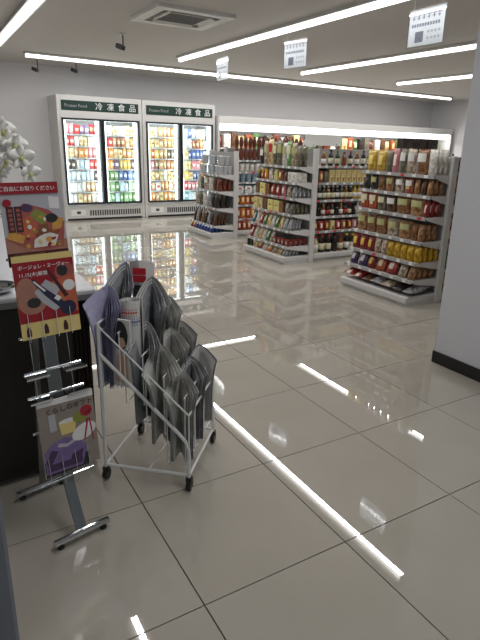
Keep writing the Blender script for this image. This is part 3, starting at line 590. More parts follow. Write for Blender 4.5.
def freezer(label, X0, X1, rows_l, rows_r, side):
    t = thing('display_freezer', label, 'freezer', ((X0+X1)/2, FY, 0), 0, 'glass door freezers')
    w = (X1-X0)/2; D = .82; HT = 2.175
    for sx in (-1, 1): MB().cbox(min(sx*w, sx*(w-.055)), max(sx*w, sx*(w-.055)), 0, D, .0, HT, .008).build('side_panel', 'white_metal', t)
    MB().box(-w+.055, w-.055, D-.05, D, .05, HT-.02).build('back_panel', 'freezer_inner', t)
    MB().box(-w+.055, w-.055, .02, D, HT-.05, HT).build('top_panel', 'white_metal', t)
    MB().box(-w+.055, w-.055, 0, D-.05, 1.80, 1.90).build('lintel', 'white_metal', t)
    hd = MB().box(-w+.055, w-.055, .0, .06, 1.90, HT).build('header', 'white_metal', t)
    MB().box(-w+.075, w-.07, -.008, 0, 1.925, 2.09).build('header_sign', 'sign_green', hd)
    for k, ch in enumerate('冷凍食品'): text(ch, .135, 'white_ink', hd, (-.10+k*.205, -.0085, 1.96), (PI/2, 0, 0), 'lettering')
    text('Frozen Food', .075, 'rail_grey', hd, (-w+.13, -.0085, 1.98), (PI/2, 0, 0), 'small_lettering', xs=1.0)
    MB().box(-w+.055, w-.055, .02, D-.05, .24, .30).build('inner_floor', 'freezer_inner', t)
    bs = MB().box(-w+.055, w-.055, .0, .1, .04, .27).build('base_panel', 'white_metal', t)
    MB().box(-w+.055, w-.055, .05, D-.1, 0, .04).build('plinth', 'grill_dark', t)
    for k in range(22): MB().box(-w+.46+k*.045, -w+.46+k*.045+.028, -.004, .0, .085, .185).build('vent_slot', 'grill_dark', bs)
    MB().box(-w+.12, -w+.38, -.003, 0, .09, .2).build('rating_plate', 'price_white', bs)
    MB().box(-w+.22, -w+.29, -.004, -.003, .12, .17).build('plate_print', 'grill_dark', bs)
    # doors
    xs = [(-w+.06, -.008), (.008, w-.06)]
    for n, (a, b) in enumerate(xs):
        fr = MB(); fw = .034
        for bx in ((a, a+fw, .295, 1.80), (b-fw, b, .295, 1.80), (a+fw, b-fw, .295, .295+fw), (a+fw, b-fw, 1.80-fw, 1.80)): fr.box(bx[0], bx[1], -.03, .005, bx[2], bx[3])
        d = fr.build('door', 'dark_frame', t)
        MB().box(a+fw, b-fw, -.016, -.010, .295+fw, 1.80-fw).build('pane', 'door_glass', d)
        hx = b-fw/2 if n == 0 else a+fw/2
        MB().tube([(hx, -.03, .75), (hx, -.06, .78), (hx, -.06, 1.22), (hx, -.03, 1.25)], .009, 6).build('handle', 'dark_frame', d)
        # lamp on the right mullion and a thinner one on the left of each door
        MB().cbox(b-.098, b-.046, .03, .06, .33, 1.77, .006).build('light_tube', 'freezer_tube', t)
        lamp('lamp', t, (b-.102, .045, 1.05), (PI/2, 0, 1.0), .045, 1.40, 10*W_FRZ, (.95, .98, 1)); lamp('lamp', t, (a+.08, .045, 1.05), (PI/2, 0, -1.0), .03, 1.40, 6*W_FRZ, (.95, .98, 1))
        MB().cbox(a+.045, a+.075, .03, .05, .33, 1.77, .004).build('light_tube', 'freezer_tube', t)
    MB().cbox(-w+.1, w-.1, .03, .075, 1.765, 1.795, .004).build('light_tube', 'freezer_tube', t)  # extra top tube added to brighten the pack fronts
    MB().box(-.012, .012, .0, .03, .30, 1.80).build('mullion', 'dark_frame', t)
    lamp('lamp', t, (0, .05, 1.758), (.75, 0, 0), 2*w-.25, .04, 10*W_FRZ, (.95, .98, 1))  # area light of the added top tube, fills the pack fronts
    zs = [.30+.205*k for k in range(7)]
    for k, z in enumerate(zs[1:]):
        mb = MB()
        for j in range(7): mb.box(-w+.06, w-.06, .15+.08*j, .156+.08*j, z-.008, z-.002)
        mb.box(-w+.06, w-.06, .145, .15, z-.016, z+.001)
        mb.build('wire_shelf', 'rail_grey', t)
        MB().box(-w+.06, w-.06, .138, .1445, z-.018, z+.002).build('price_rail', 'rail_grey', t)
    loc = ((X0+X1)/2, FY, 0)
    for n, rows in enumerate((rows_l, rows_r)):
        a, b = xs[n]; door = ('left', 'right')[n]
        for k, cols in enumerate(rows):
            lvn = 'shelf '+['seven', 'six', 'five', 'four', 'three', 'two', 'one'][6-k] if False else ['bottom', 'second lowest', 'third lowest', 'middle', 'third highest', 'second highest', 'top'][k]+' shelf'
            items = []
            cols = [cols[j*len(cols)//7] for j in range(7)]
            for c in cols:
                if random.random() < .25: c = random.choice(cols+['p_white', 'p_cream'])
                c = 'f'+c[1:]
                kind = random.choice(('pouch', 'box', 'pouch')); wd_ = .6/len(cols)*1.0*random.uniform(.85, 1.08)
                items.append((kind, wd_, random.uniform(.155, .188), .09, c))
            row(loc, 0, a+.07, b-.08, zs[k]+.002, .14, items, lvn+', '+door+' door of '+side+' freezer', 'frozen packs behind freezer doors', jit=.02, deep=False)
f1l = [('p_white', 'p_cream', 'p_tan', 'p_clear', 'p_white'), ('p_paleblue', 'p_white', 'p_tan', 'p_white'), ('p_paleblue', 'p_white', 'p_paleblue', 'p_white', 'p_dark'), ('p_dark', 'p_white', 'p_paleblue', 'p_red2', 'p_red2'),
       ('p_cream', 'p_tan', 'p_oj', 'p_white', 'p_pink'), ('p_red2', 'p_white', 'p_cream', 'p_cream', 'p_paleblue'), ('p_pink', 'p_red2', 'p_purple', 'p_red', 'p_red2')]
f1r = [('p_leaf', 'p_paleblue', 'p_leaf', 'p_leaf', 'p_green'), ('p_leaf', 'p_green', 'p_paleblue', 'p_cream', 'p_leaf'), ('p_green', 'p_leaf', 'p_blue', 'p_paleblue', 'p_teal'), ('p_oj', 'p_leaf', 'p_yellow', 'p_blue', 'p_purple'),
       ('p_oj', 'p_cream', 'p_paleyellow', 'p_oj', 'p_cream'), ('p_red2', 'p_tan', 'p_meat', 'p_cream', 'p_oj'), ('p_cream', 'p_oj', 'p_white', 'p_paleyellow', 'p_cream')]
f2l = [('p_oj', 'p_tan', 'p_paleyellow', 'p_oj', 'p_tan'), ('p_pink', 'p_ricewhite', 'p_oj', 'p_tan', 'p_ricewhite'), ('p_paleyellow', 'p_tan', 'p_yellow', 'p_cream', 'p_paleyellow'), ('p_pink', 'p_brown', 'p_tan', 'p_meat', 'p_oj'),
       ('p_red2', 'p_yellow', 'p_tan', 'p_dark', 'p_greygreen'), ('p_paleyellow', 'p_cream', 'p_tan', 'p_oj', 'p_paleyellow'), ('p_paleyellow', 'p_white', 'p_oj', 'p_tan', 'p_oj')]
f2r = [('p_teal', 'p_paleblue', 'p_teal', 'p_white', 'p_paleblue'), ('p_red2', 'p_pink', 'p_yellow', 'p_cream', 'p_oj'), ('p_yellow', 'p_cream', 'p_blue', 'p_paleyellow', 'p_tan'), ('p_cream', 'p_paleyellow', 'p_pink', 'p_oj', 'p_yellow'),
       ('p_paleyellow', 'p_white', 'p_blue', 'p_cream', 'p_paleblue'), ('p_white', 'p_blue', 'p_meat', 'p_oj', 'p_paleblue'), ('p_paleblue', 'p_blue', 'p_white', 'p_cream', 'p_oj')]
freezer('tall white glass door freezer with green header, at left beside the bare wall', 2.13, 3.655, f1l, f1r, 'left')
freezer('tall white glass door freezer with green header, half behind farthest end rack', 3.665, 5.19, f2l, f2r, 'right')

# ------------------------------------------------------------------ open wall case along the back
wc = thing('wall_case', 'long open chilled wall case with bright lamp along the back wall', 'display case', (8.75, 10.15, 0))
MB().box(-3.5, 3.5, 0, .85, 0, .35).build('base', 'white_metal', wc)
MB().box(-3.5, 3.5, .78, .88, .35, 1.95).build('back_panel', 'panel_grey', wc)
MB().box(-3.5, 3.5, -.02, .88, 1.835, 1.98).build('canopy', 'white_metal', wc)
for sx in (-1, 1): MB().box(sx*3.5-.02, sx*3.5+.02, 0, .88, 0, 1.97).build('side_panel', 'white_metal', wc)
for k in range(6): MB().cbox(-3.46+k*1.155, -3.46+k*1.155+1.14, .01, .08, 1.70, 1.833, .015).build('light_tube', 'case_tube', wc)
lamp('lamp', wc, (0, .03, 1.695), (.35, 0, 0), 6.9, .06, W_CASE*6.9)
for z in (.7, 1.02, 1.36): MB().box(-3.48, 3.48, .2, .78, z-.025, z).build('shelf', 'shelf_white', wc)
items = []
cyc = ('p_rust', 'p_white', 'p_brown', 'p_cream', 'p_meat', 'p_green', 'p_dark', 'p_greygreen')
row((8.75, 10.15, 0), 0, -3.45, 3.3, 1.36, .2, [('box' if k % 3 else 'pouch', .16, .25+.06*((k*7) % 3)/2, .12, cyc[k % 8]) for k in range(38)], 'top shelf of the long wall case', 'packs in the wall case', deep=False)

# ------------------------------------------------------------------ checkout counter and what stands on it
ct = thing('checkout_counter', 'dark brown checkout counter with pale top at left', 'counter', (-.4, 2.25, 0))
MB().box(-1.4, .935, .02, 2.3, 0.02, .805).build('body', 'dark_wood', ct)
MB().box(-1.4, .91, .06, 2.28, 0, .02).build('plinth', 'dark_base', ct)
for k in range(5): MB().cbox(-1.39+k*.452, -1.39+k*.452+.446, .004, .02, .03, .795, .003).build('front_panel', 'dark_wood', ct)
for k in range(4): MB().box(.874+k*.017, .874+k*.017+.013, .0, .02, .03, .795).build('corner_slat', 'dark_wood_trim', ct)
MB().cbox(-1.45, .97, -.03, 2.34, .805, .85, .006).build('worktop', 'counter_top', ct)
MB().box(-1.45, .965, -.034, -.03, .808, .832).build('front_edge', 'counter_edge', ct)
cr = thing('cash_register', 'grey cash register housing behind the posters', 'cash register', (.02, 2.72, .85))
MB().cbox(-.22, .2, -.14, .2, 0, .12, .01).build('drawer', 'rail_grey', cr)
MB().cbox(-.2, .18, -.12, .06, .12, .32, .02).build('body', 'rail_grey', cr)
MB().box(-.17, .15, -.124, -.12, .18, .3).build('rear_panel', 'grill_dark', cr)
dish = thing('metal_dish', 'small shiny metal dish on the counter edge', 'dish', (.20, 2.33, .8505))
MB().lathe([(.04, 0), (.062, .012), (.07, .03), (.066, .03), (.055, .012), (.0, .008)], 20).build('bowl', 'chrome', dish, smooth=True)
MB().tube([(.068*math.cos(a*PI/12), .068*math.sin(a*PI/12), .031) for a in range(24)], .003, 6, closed=True).build('rim', 'chrome', dish)
orc = thing('orchid', 'white orchid with arching stem of blossoms behind the posters', 'plant', (.185, 3.05, .85))
MB().lathe([(.055, 0), (.075, .12), (.08, .13), (.07, .13), (.06, .1)], 16).build('pot', 'pot', orc, smooth=True)
for k in range(4):
    a = k*1.6+.4; mb = MB(); rings = []
    for i in range(7):
        t = i/6; x = .2*t; z = .12+.1*math.sin(PI*t*.75); wv = .03*math.sin(PI*min(t*.9+.1, .98))
        rings.append([(x*math.cos(a)-s*wv*math.sin(a), x*math.sin(a)+s*wv*math.cos(a), z+q) for s, q in ((-1, .003), (0, -.002), (1, .003), (0, .002))])
    mb.loft(rings).build('leaf', 'leaf', orc, smooth=True)
def stempath(pts, n=24):
    out = []; m = len(pts)-1
    for k in range(n+1):
        t = k/n*m; i = min(int(t), m-1); f = t-i
        p0, p1, p2, p3 = (Vector(pts[max(i-1, 0)]), Vector(pts[i]), Vector(pts[i+1]), Vector(pts[min(i+2, m)]))
        out.append(.5*((2*p1)+(p2-p0)*f+(2*p0-5*p1+4*p2-p3)*f*f+(3*p1-p0-3*p2+p3)*f**3))
    return out
sp1 = stempath([(0, 0, .1), (-.06, -.02, .4), (.0, -.1, .62), (.08, -.2, .64), (.15, -.27, .57), (.205, -.32, .48), (.225, -.33, .43)])
MB().tube(sp1, .005, 6).build('stem', 'stem', orc, smooth=True)
def blossom(p, yaw, tilt, s):
    mb = MB()
    for k in range(5):
        a = PI/2+k*2*PI/5; L = s*(1.0 if k in (1, 4) else .92); wd2 = s*(.62 if k in (1, 4) else .42)
        rings = []
        for i in range(5):
            t = i/4; r = L*(.08+.92*t); wv = wd2*math.sin(PI*(.12+.8*t))*.75; bend = -.25*s*t*t
            c, sn = math.cos(a), math.sin(a)
            rings.append([(r*c-q*wv*sn, bend+o, r*sn+q*wv*c) for q, o in ((-1, .002), (0, -.004), (1, .002), (0, .003))])
        mb.loft(rings)
    b = mb.build('blossom', 'petal', orc, p, (tilt, 0, yaw), smooth=True)
    MB().ball((0, -.012, -.006), s*.16, s*.2, s*.2, 8, 5).build('lip', 'petal_lip', b, smooth=True)
for k in range(10):
    p = sp1[11+k] if 11+k < len(sp1) else sp1[-1]
    off = Vector((random.uniform(-.01, .012), -.012-.014*(k % 2), .038+.01*(k % 3)))
    blossom(Vector(p)+off, .25+random.uniform(-.5, .5), .15+random.uniform(-.3, .4), .062)
blossom(Vector(sp1[-1])+Vector((.012, -.02, .02)), .5, .3, .055)
sp2 = stempath([(-.02, 0, .1), (-.02, -.08, .3), (.06, -.14, .44), (.14, -.17, .46)], 14)
MB().tube(sp2, .004, 6).build('stem', 'stem', orc, smooth=True)
for k in range(4): blossom(Vector(sp2[11+k])+Vector((.02, -.02, -.02+.02*k)), random.uniform(-.5, .6), random.uniform(-.2, .4), .055)

# ------------------------------------------------------------------ brochure stand
RC = (.3455, 1.7725, 0); RR = math.atan2(.199, .98); LEAN = .12
bs = thing('brochure_stand', 'slim chrome brochure stand on two bar feet in front of counter', 'brochure stand', RC, RR)
py_ = lambda z: .07+LEAN*z
for yb, nm in ((0, 'front'), (.379, 'rear')):
    MB().tube([(-.108, yb, .028), (.108, yb, .028)], .014, 10).build('foot_bar', 'chrome', bs)
    for sx in (-1, 1): MB().lathe([(.012, 0), (.014, .004), (.012, .016)], 10, (sx*.085, yb)).build('foot_pad', 'rubber', bs)
mb = MB(); mb.loft([[(-.02, 0, .03), (.02, 0, .03), (.02, .008, .03), (-.02, .008, .03)], [(-.02, py_(.2)-.01, .2), (.02, py_(.2)-.01, .2), (.02, py_(.2), .2), (-.02, py_(.2), .2)],
                    [(-.026, py_(1.25), 1.25), (.026, py_(1.25), 1.25), (.026, py_(1.25)+.008, 1.25), (-.026, py_(1.25)+.008, 1.25)]]).build('centre_plate', 'steel_brush', bs)
MB().loft([[(-.012, .375, .03), (.012, .375, .03), (.012, .383, .03), (-.012, .383, .03)], [(-.012, py_(1.25)+.012, 1.25), (.012, py_(1.25)+.012, 1.25), (.012, py_(1.25)+.02, 1.25), (-.012, py_(1.25)+.02, 1.25)]]).build('rear_leg', 'steel_brush', bs)
POCK = [(.225, .03), (.785, .02), (1.06, .0)]      # bottoms (z) and sideways offset of the three brochures
for z in (.225, .43, .565, .655, .785, .97, 1.06):
    MB().tube([(-.105, py_(z)-.006, z), (.105, py_(z)-.006, z)], .005, 8).build('cross_bar', 'chrome', bs)
for z in (.56, .65):
    for sx in (-1, 1): MB().box(min(sx*.03, sx*.11), max(sx*.03, sx*.11), py_(z)-.05, py_(z)-.01, z-.004, z+.004).build('pocket_floor', 'chrome', bs)
for x in (-.075, -.025, .025, .075):
    MB().tube([(x, py_(.2)-.02, .2), (x, py_(.2)-.045, .225), (x, py_(.34)-.042, .34), (x, py_(.36)-.01, .37)], .0014, 5).build('pocket_wire', 'chrome', bs)
    MB().tube([(x*.9, py_(.5)-.004, .5), (x*.9, py_(.95)-.004, .95)], .0016, 5).build('grid_wire', 'chrome', bs)
    MB().tube([(x, py_(.77)-.01, .76), (x, py_(.78)-.042, .78), (x, py_(.88)-.042, .88)], .0014, 5).build('pocket_wire', 'chrome', bs)
def on_stand(x, z, out=.03):
    c, s = math.cos(RR), math.sin(RR); ly = py_(z)-out
    return (RC[0]+c*x-s*ly, RC[1]+s*x+c*ly, z)
BROT = (PI/2-math.atan(LEAN), 0, RR)
def ell(cx, cy, rx, ry, rot=0, n=14): return [(cx+rx*math.cos(2*PI*k/n)*math.cos(rot)-ry*math.sin(2*PI*k/n)*math.sin(rot), cy+rx*math.cos(2*PI*k/n)*math.sin(rot)+ry*math.sin(2*PI*k/n)*math.cos(rot)) for k in range(n)]
def rect(x0, x1, y0, y1): return [(x0, y0), (x1, y0), (x1, y1), (x0, y1)]
class Print:
    def __init__(s, parent, z): s.p = parent; s.z = z; s.k = 0
    def __call__(s, name, poly, m):
        s.k += 1; z = s.z+.00006*s.k
        return MB().prism(poly, s.z-.0003, z).build(name, m, s.p)
mat('pr_red', (150, 16, 32), .4); mat('pr_cream', (222, 200, 130), .45); mat('pr_beige', (166, 116, 100), .5, noise=.2, nscale=30); mat('pr_navy', (34, 36, 66), .4); mat('pr_white', (226, 224, 224), .45); mat('pr_maroon', (70, 22, 28), .45)
mat('pr_salmon', (190, 96, 66), .45, noise=.15, nscale=60); mat('pr_gold', (204, 150, 70), .45, noise=.25, nscale=80); mat('pr_rice', (224, 222, 214), .5, noise=.08, nscale=120); mat('pr_tray', (160, 84, 78), .45); mat('pr_veg', (132, 140, 62), .5, noise=.3, nscale=90)
mat('pr_grey', (176, 176, 184), .45); mat('pr_brownfood', (128, 78, 44), .5, noise=.35, nscale=90); mat('pr_taupe', (142, 130, 122), .5, noise=.08, nscale=12); mat('pr_lilac', (120, 98, 150), .5, noise=.35, nscale=24); mat('pr_violet', (70, 46, 84), .5); mat('pr_rose', (160, 22, 44), .5, noise=.3, nscale=70)
# gift magazine, lowest pocket
b1 = thing('gift_magazine', 'taupe magazine with purple parcel and red rose, in lowest pocket of stand', 'magazine', on_stand(.016, .265), BROT, 'brochures on the stand')
MB().box(-.105, .105, 0, .288, 0, .008).build('pages', 'pr_white', b1)
MB().box(-.105, .105, 0, .288, .008, .009).build('cover', 'pr_taupe', b1)
P = Print(b1, .0092)
P('top_strip', [(-.105, .272), (.105, .264), (.105, .288), (-.105, .288)], 'pr_white')
P('table_print', rect(-.105, .105, 0, .1), 'pr_taupe'); P('dark_print', rect(-.105, .06, 0, .05), 'pr_violet')
P('cup_print', [(-.03, .145), (.02, .145), (.033, .195), (-.036, .195)], 'pr_cream'); P('cup_rim', ell(-.002, .195, .034, .008), 'pr_white'); P('bottle_print', [(-.07, .17), (-.045, .17), (-.045, .235), (-.07, .235)], 'pr_grey')
P('cloth_shadow', [(-.105, .0), (.06, .0), (.065, .05), (-.105, .06)], 'ink_dark'); P('parcel_print', [(-.103, .012), (.035, .006), (.06, .075), (.03, .115), (-.02, .135), (-.06, .128), (-.1, .1)], 'pr_lilac'); P('fold_print', [(-.09, .03), (-.05, .09), (-.075, .1), (-.1, .06)], 'pr_violet'); P('fold_print', [(-.02, .02), (.03, .025), (.045, .07), (.0, .06)], 'pr_violet'); P('knot_print', [(-.06, .1), (-.05, .125), (-.012, .118), (.03, .132), (.032, .105), (-.018, .082)], 'pr_lilac'); P('knot_light', [(-.05, .105), (-.045, .118), (-.012, .108), (.02, .122), (.022, .108), (-.016, .096)], 'pr_grey')
P('parcel_shade', [(-.095, .02), (.035, .016), (.038, .04), (-.09, .048)], 'pr_violet')
P('plate_print', ell(.055, .135, .05, .03, .3), 'pr_white'); P('rose_leaves', ell(.045, .195, .028, .022), 'pr_veg'); P('rose_print', ell(.072, .212, .024, .022), 'pr_rose'); P('rose_petal', [(.06, .204), (.072, .2), (.086, .206), (.09, .218), (.082, .21), (.072, .207)], 'pr_maroon')
P('ribbon_print', [(.05, .1), (.056, .1), (.078, .18), (.07, .18)], 'pr_rose'); P('ribbon_print', [(.085, .09), (.09, .09), (.084, .18), (.078, .18)], 'pr_rose')
text('くらしのギフト', .026, 'pr_maroon', b1, (-.08, .238, .0108), name='title', depth=.0004)
# wine leaflet, middle pocket
b2 = thing('wine_leaflet', 'red and gold leaflet with wine bottles, in middle pocket of stand', 'leaflet', on_stand(.006, .785), BROT, 'brochures on the stand')
MB().box(-.105, .105, 0, .29, 0, .004).build('sheet', 'pr_cream', b2)
P = Print(b2, .0044)
P('red_field', rect(-.105, .105, .058, .268), 'pr_red')
P('dish_print', ell(-.07, .165, .036, .05), 'pr_beige'); P('dish_print', ell(-.055, .13, .05, .045), 'pr_beige'); P('dish_print', ell(.07, .22, .036, .034), 'pr_tray'); P('dish_print', [(.02, .19), (.105, .21), (.105, .07), (.06, .09)], 'pr_salmon')
P('grape_print', ell(-.05, .125, .024, .018), 'ink_dark'); P('grape_print', ell(.062, .225, .02, .02), 'ink_dark'); P('plate_print', ell(.08, .17, .022, .02), 'pr_white')
P('napkin_print', [(-.045, .16), (.0, .2), (.05, .165), (.03, .14), (.06, .11), (.02, .085), (-.02, .12)], 'pr_grey')
P('bottle_print', [(-.05, .2), (-.043, .207), (.0, .165), (.06, .11), (.042, .09), (-.01, .145)], 'pr_navy'); P('bottle_print', [(.005, .235), (.012, .238), (.075, .135), (.06, .128)], 'pr_maroon')
P('bottle_label', [(.02, .13), (.036, .118), (.048, .13), (.034, .142)], 'pr_white'); P('bottle_glow', [(-.046, .198), (-.04, .2), (-.004, .162), (-.01, .158)], 'pr_white')
P('round_badge', ell(.068, .09, .03, .026), 'pr_navy')
for x in (-.08, -.02, .05): P('small_bottle', [(x-.008, .01), (x+.008, .01), (x+.008, .03), (x+.003, .045), (x-.003, .045), (x-.008, .03)], 'pr_maroon')
text('ボージョレ・ヌーヴォー', .0165, 'white_ink', b2, (-.09, .243, .0062), name='title', depth=.0004); text('11.15(木)解禁', .017, 'white_ink', b2, (-.09, .218, .0062), name='date_line', depth=.0004)
# lunch box poster with red banner, top
b3 = thing('lunch_box_poster', 'poster of a boxed lunch under a red banner, top of stand', 'poster', on_stand(.004, 1.035, .012), BROT, 'brochures on the stand')
MB().box(-.105, .105, 0, .262, 0, .004).build('sheet', 'pr_grey', b3)
MB().box(-.115, .092, .24, .278, .004, .008).build('banner', 'pr_red', b3)
P = Print(b3, .0044)
P('footer', rect(-.105, .105, 0, .045), 'pr_maroon'); P('footer_photo', rect(-.085, .02, .012, .04), 'pr_brownfood'); P('table_print', [(-.105, .045), (.105, .045), (.105, .08), (-.105, .1)], 'pr_beige')
P('tray_print', [(-.1, .09), (-.045, .06), (.02, .045), (.09, .055), (.103, .14), (.05, .185), (-.03, .21), (-.045, .2), (-.06, .12)], 'pr_tray')
P('rice_print', [(-.015, .058), (.06, .06), (.075, .095), (.035, .11), (-.01, .085)], 'pr_rice'); P('egg_print', ell(.04, .083, .012, .01), 'pr_gold'); P('salmon_print', [(-.045, .1), (-.005, .09), (.005, .14), (-.02, .165), (-.05, .155)], 'pr_salmon')
P('veg_print', [(-.02, .165), (.03, .13), (.045, .165), (.01, .19)], 'pr_veg'); P('bean_print', [(.005, .1), (.045, .105), (.04, .14), (.01, .135)], 'pr_brownfood'); P('fry_print', [(.055, .11), (.09, .12), (.1, .155), (.06, .15)], 'pr_gold'); P('dark_bean', ell(.058, .155, .022, .016), 'ink_dark')
P('fish_print', [(-.098, .095), (-.05, .075), (-.04, .1), (-.09, .125)], 'pr_gold'); P('purple_cup', ell(-.022, .193, .02, .014), 'pr_violet'); P('cup_print', [(.055, .19), (.09, .185), (.092, .225), (.055, .23)], 'pr_white')
for k in range(26):
    fx, fy_ = random.uniform(-.04, .09), random.uniform(.06, .18)
    if fy_ > .19-.9*abs(fx): fy_ = .06+.3*abs(.05-abs(fx))+random.uniform(0, .06)
    P('food_print', ell(fx, fy_, random.uniform(.004, .010), random.uniform(.004, .008), random.uniform(0, 3), 9), random.choice(('pr_gold', 'pr_rice', 'pr_salmon', 'pr_veg', 'pr_brownfood', 'pr_red', 'pr_cream')))
P('label_plate', rect(-.09, -.068, .115, .2), 'pr_maroon'); P('label_plate', rect(-.064, -.042, .115, .2), 'pr_maroon'); P('seal_print', ell(-.085, .212, .014, .013), 'pr_red')
for x in (-.079, -.053):
    for k in range(5): P('label_mark', rect(x-.006, x+.006, .122+k*.015, .132+k*.015), 'pr_tray')
for k in range(5):
    for j in range(2): P('footer_mark', rect(.03+k*.014, .04+k*.014, .01+j*.016, .02+j*.016), 'pr_tray')
text('ご自由にお取りください', .0172, 'white_ink', b3, (-.108, .2515, .0086), name='lettering', depth=.0004)

# ------------------------------------------------------------------ newspaper cart
CU = Vector((.749, -.662, 0)).normalized(); CO = Vector((.535, 2.103, 0)); CA = math.atan2(CU.y, CU.x); CL, CW = .385, .405
cart = thing('newspaper_cart', 'white wire newspaper cart on black casters', 'newspaper rack', tuple(CO), CA)
def side(w):
    post = [(0, w, .06), (0, w, .735)]
    MB().tube(post, .008, 8).build('post', 'cart_white', cart)
    MB().tube([(0, w, .60), (.34, w, .27), (.37, w, .235), (.383, w, .2), (.385, w, .16), (.385, w, .06)], .008, 8, ).build('slanted_rail', 'cart_white', cart)
    MB().tube([(0, w, .725), (.385, w, .36), (.385, w, .19)], .004, 6).build('top_rail', 'cart_white', cart)
    MB().tube([(0, w, .072), (.385, w, .072)], .007, 8).build('bottom_rail', 'cart_white', cart)
side(0); side(CW)
for u in (0, .385): MB().tube([(u, 0, .072), (u, CW, .072)], .006, 8).build('cross_rail', 'cart_white', cart)
for u, z in ((0, .735), (0, .45), (.385, .36)): MB().tube([(u, 0, z), (u, CW, z)], .005, 6).build('cross_rail', 'cart_white', cart)
MB().tube([(.2, 0, .072), (.2, CW, .072)], .004, 6).build('cross_rail', 'cart_white', cart)
TIER = [(.045, .45), (.145, .38), (.235, .25), (.325, .11)]     # u centre, pocket bottom z
for u, zb in TIER:
    zt = .725-.95*u+.02
    for k in range(3):
        w0, w1 = .012+k*.147, .012+k*.147+.138
        for uu in (u-.04, u+.04):
            MB().tube([(uu, w0, zt), (uu, w0, zb), (uu, w1, zb), (uu, w1, zt)], .0028, 5).build('pocket_wire', 'cart_white', cart)
    for uu in (u-.04, u+.04): MB().tube([(uu, 0, min(zt, .70)), (uu, CW, min(zt, .70))], .003, 5).build('pocket_rail', 'cart_white', cart)
for u, w in ((0, 0), (.385, 0), (0, CW), (.385, CW)):
    c = MB().tube([(u-.010, w, .026), (u+.010, w, .026)], .026, 14).build('caster', 'rubber', cart)
    MB().box(u-.013, u+.013, w-.012, w+.012, .045, .062).build('caster_fork', 'rubber', c)
def newspaper(label, u, w, ztop, h, m, m2, bw=.055, tw=.075, dep=.10, rz=0.0, n=6, dip=.05, name='newspaper'):
    """folded paper standing in a pocket: nested U sheets, fold at the back, leaves fanned at the top; local x = open side"""
    p = CO+CU*u+Vector((-CU.y, CU.x, 0))*w
    t = thing(name, label, 'newspaper', (p.x, p.y, ztop-h), CA-1.3+rz, 'folded newspapers in the cart')
    def sheet(k, mm, nm):
        mb = MB(); out = []
        for j in range(10):
            q = j/9; half = bw/2 if q < .5 else bw/2+(tw/2-bw/2)*((q-.5)/.5)**1.3
            op = .35+.65*min(1, q*1.4)
            outer, inner = [], []
            for i in range(11):
                a = -1+2*i/10; e = abs(a)
                x = -dep/2+dep*(e**1.15)*(1-.35*(1-op))+.0022*k
                y = half*(e**.8)*((1-.15*k) if a > 0 else -(1-.05*k))
                z = h*q-dip*e**1.4*q**4-.006*k*q
                outer.append((x, y, z)); inner.append((x+.0010+.0006*(1-e), y*.982, z))
            out.append(outer+inner[::-1])
        mb.loft(out).build(nm, mm, t)
    sheet(0, m, 'cover')
    for k in range(1, min(n, 6)): sheet(k, m2 if k % 2 else ('paper_white' if m2 != LI else LI), 'page')
    return t
G = 'paper_grey'; DK = 'paper_dark'; LI = 'paper_lilac'
newspaper('lilac folded newspaper at far left of cart, beside the counter corner', .012, .06, .87, .44, LI, LI, .085, .16, .11, -.1, dip=.06)
newspaper('tallest lilac newspaper, rising behind the leftmost one in cart', .03, .20, .945, .46, LI, DK, .08, .13, .10, -.2, dip=.09)
t = newspaper('white newspaper with red and black print standing behind the rolled paper', .06, .33, .94, .44, 'paper_white', 'paper_white', .10, .12, .05, PI*.95, n=3, dip=.02)
for z0, z1, mm in ((.375, .405, 'ink_red'), (.34, .37, 'ink_red'), (.26, .325, 'ink_dark')): MB().box(-.027-.002, -.024, -.03, .03, z0, z1).build('headline', mm, t)
p = CO+CU*.105+Vector((-CU.y, CU.x, 0))*.10
t = thing('rolled_newspaper', 'rolled white newspaper with red and blue letters on its side', 'newspaper', (p.x, p.y, .43), CA)
mb = MB(); sp = []
for k in range(60):
    a = k*2*PI/20; r = .050-.011*k/20; sp.append((r*math.cos(a), r*math.sin(a)))
ring0 = [(x, y, 0) for x, y in sp]+[(x*.97, y*.97, 0) for x, y in reversed(sp)]
mb.loft([ring0, [(x, y, .385) for x, y, z in ring0]]).build('roll', 'paper_white', t)
for j, (mm, z0) in enumerate((('ink_red', .325), ('ink_blue', .285))):
    for k in range(7):
        a = -PI*.62+k*.2+j*.25; mb = MB()
        for z_, q_ in ((0, .02), (.014, .07), (.027, .02)):
            mb.loft([[(.0505*math.cos(a+q)*e, .0505*math.sin(a+q)*e, z0+z_+zz) for q, e in ((-q_, 1), (q_, 1), (q_, 1.02), (-q_, 1.02))] for zz in (0, .008)])
        mb.build('letter_mark', mm, t)
p = CO+CU*.085+Vector((-CU.y, CU.x, 0))*.028
t = thing('photo_magazine', 'magazine with portrait photo, hanging at the near side of cart', 'magazine', (p.x, p.y, .45), CA-.1)
MB().box(-.043, .043, .0, .012, 0, .30).build('pages', 'paper_white', t)
MB().prism(ell(0, .23, .034, .065), 0, .002).build('hair_print', 'ink_dark', t, (0, -.001, 0), (PI/2, 0, 0))
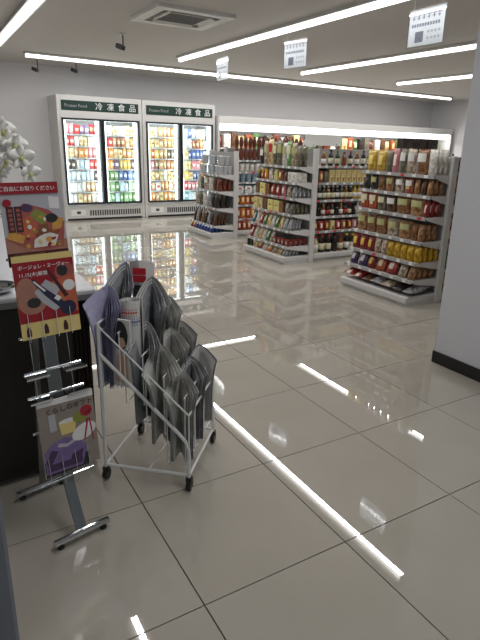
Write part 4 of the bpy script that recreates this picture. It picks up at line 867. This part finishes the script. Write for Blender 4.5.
MB().prism(ell(.006, .2, .015, .024), 0, .002).build('face_print', 'skin_print', t, (0, -.002, 0), (PI/2, 0, 0))
MB().prism([(-.03, .02), (.03, .02), (.026, .14), (.0, .17), (-.02, .14)], 0, .002).build('shirt_print', 'skin_print', t, (0, -.0005, 0), (PI/2, 0, 0))
newspaper('large grey newspaper with pointed top, highest of the grey ones in cart', .155, .22, .88, .48, G, DK, .085, .165, .13, .1, n=7, dip=.09)
newspaper('small grey newspaper tucked behind the large pointed one', .17, .37, .76, .40, G, G, .07, .13, .10, .2, dip=.06)
newspaper('grey newspaper standing below the rolled paper, second tier at near side', .165, .095, .71, .45, G, DK, .095, .15, .12, -.05, n=7, dip=.07)
newspaper('grey newspaper with fanned leaves in the centre of cart', .235, .24, .64, .40, G, G, .095, .14, .11, .2, n=8, dip=.06)
newspaper('dark bluish newspaper at the far right of the upper tiers', .235, .38, .635, .36, DK, G, .095, .13, .10, .3, dip=.05)
newspaper('front grey newspaper with many fanned leaves left of the colour tabloid', .245, .065, .625, .43, G, G, .10, .17, .12, .15, n=9, dip=.09)
t = newspaper('colour tabloid with red and green print at the front of cart', .33, .065, .515, .40, G, G, .10, .15, .11, .1, n=8, dip=.06)
for z0, z1, mm in ((.30, .312, 'ink_green'), (.22, .245, 'ink_red'), (.185, .21, 'ink_red'), (.15, .175, 'ink_red'), (.09, .14, 'ink_dark')): MB().box(.0, .03, -.052, -.046, z0, z1).build('headline', mm, t)
newspaper('dark tabloid with green edge behind the front colour tabloid', .335, .215, .52, .39, DK, DK, .095, .14, .11, .1, dip=.05)
newspaper('bluish newspaper with red print in the far front corner of cart', .335, .36, .525, .38, DK, 'paper_white', .095, .14, .10, .2, dip=.05)

# ------------------------------------------------------------------ door frame beside the camera
df = thing('door_frame', 'dark grey metal door frame edge at the bottom left corner', 'door frame', (-.03, .66, 0))
MB().cbox(-.06, .06, -.06, .02, 0, 2.2, .004).build('jamb', 'door_alu', df)
MB().box(-.055, .035, -.068, -.06, 0, 2.2).build('seal', 'dark_frame', df)
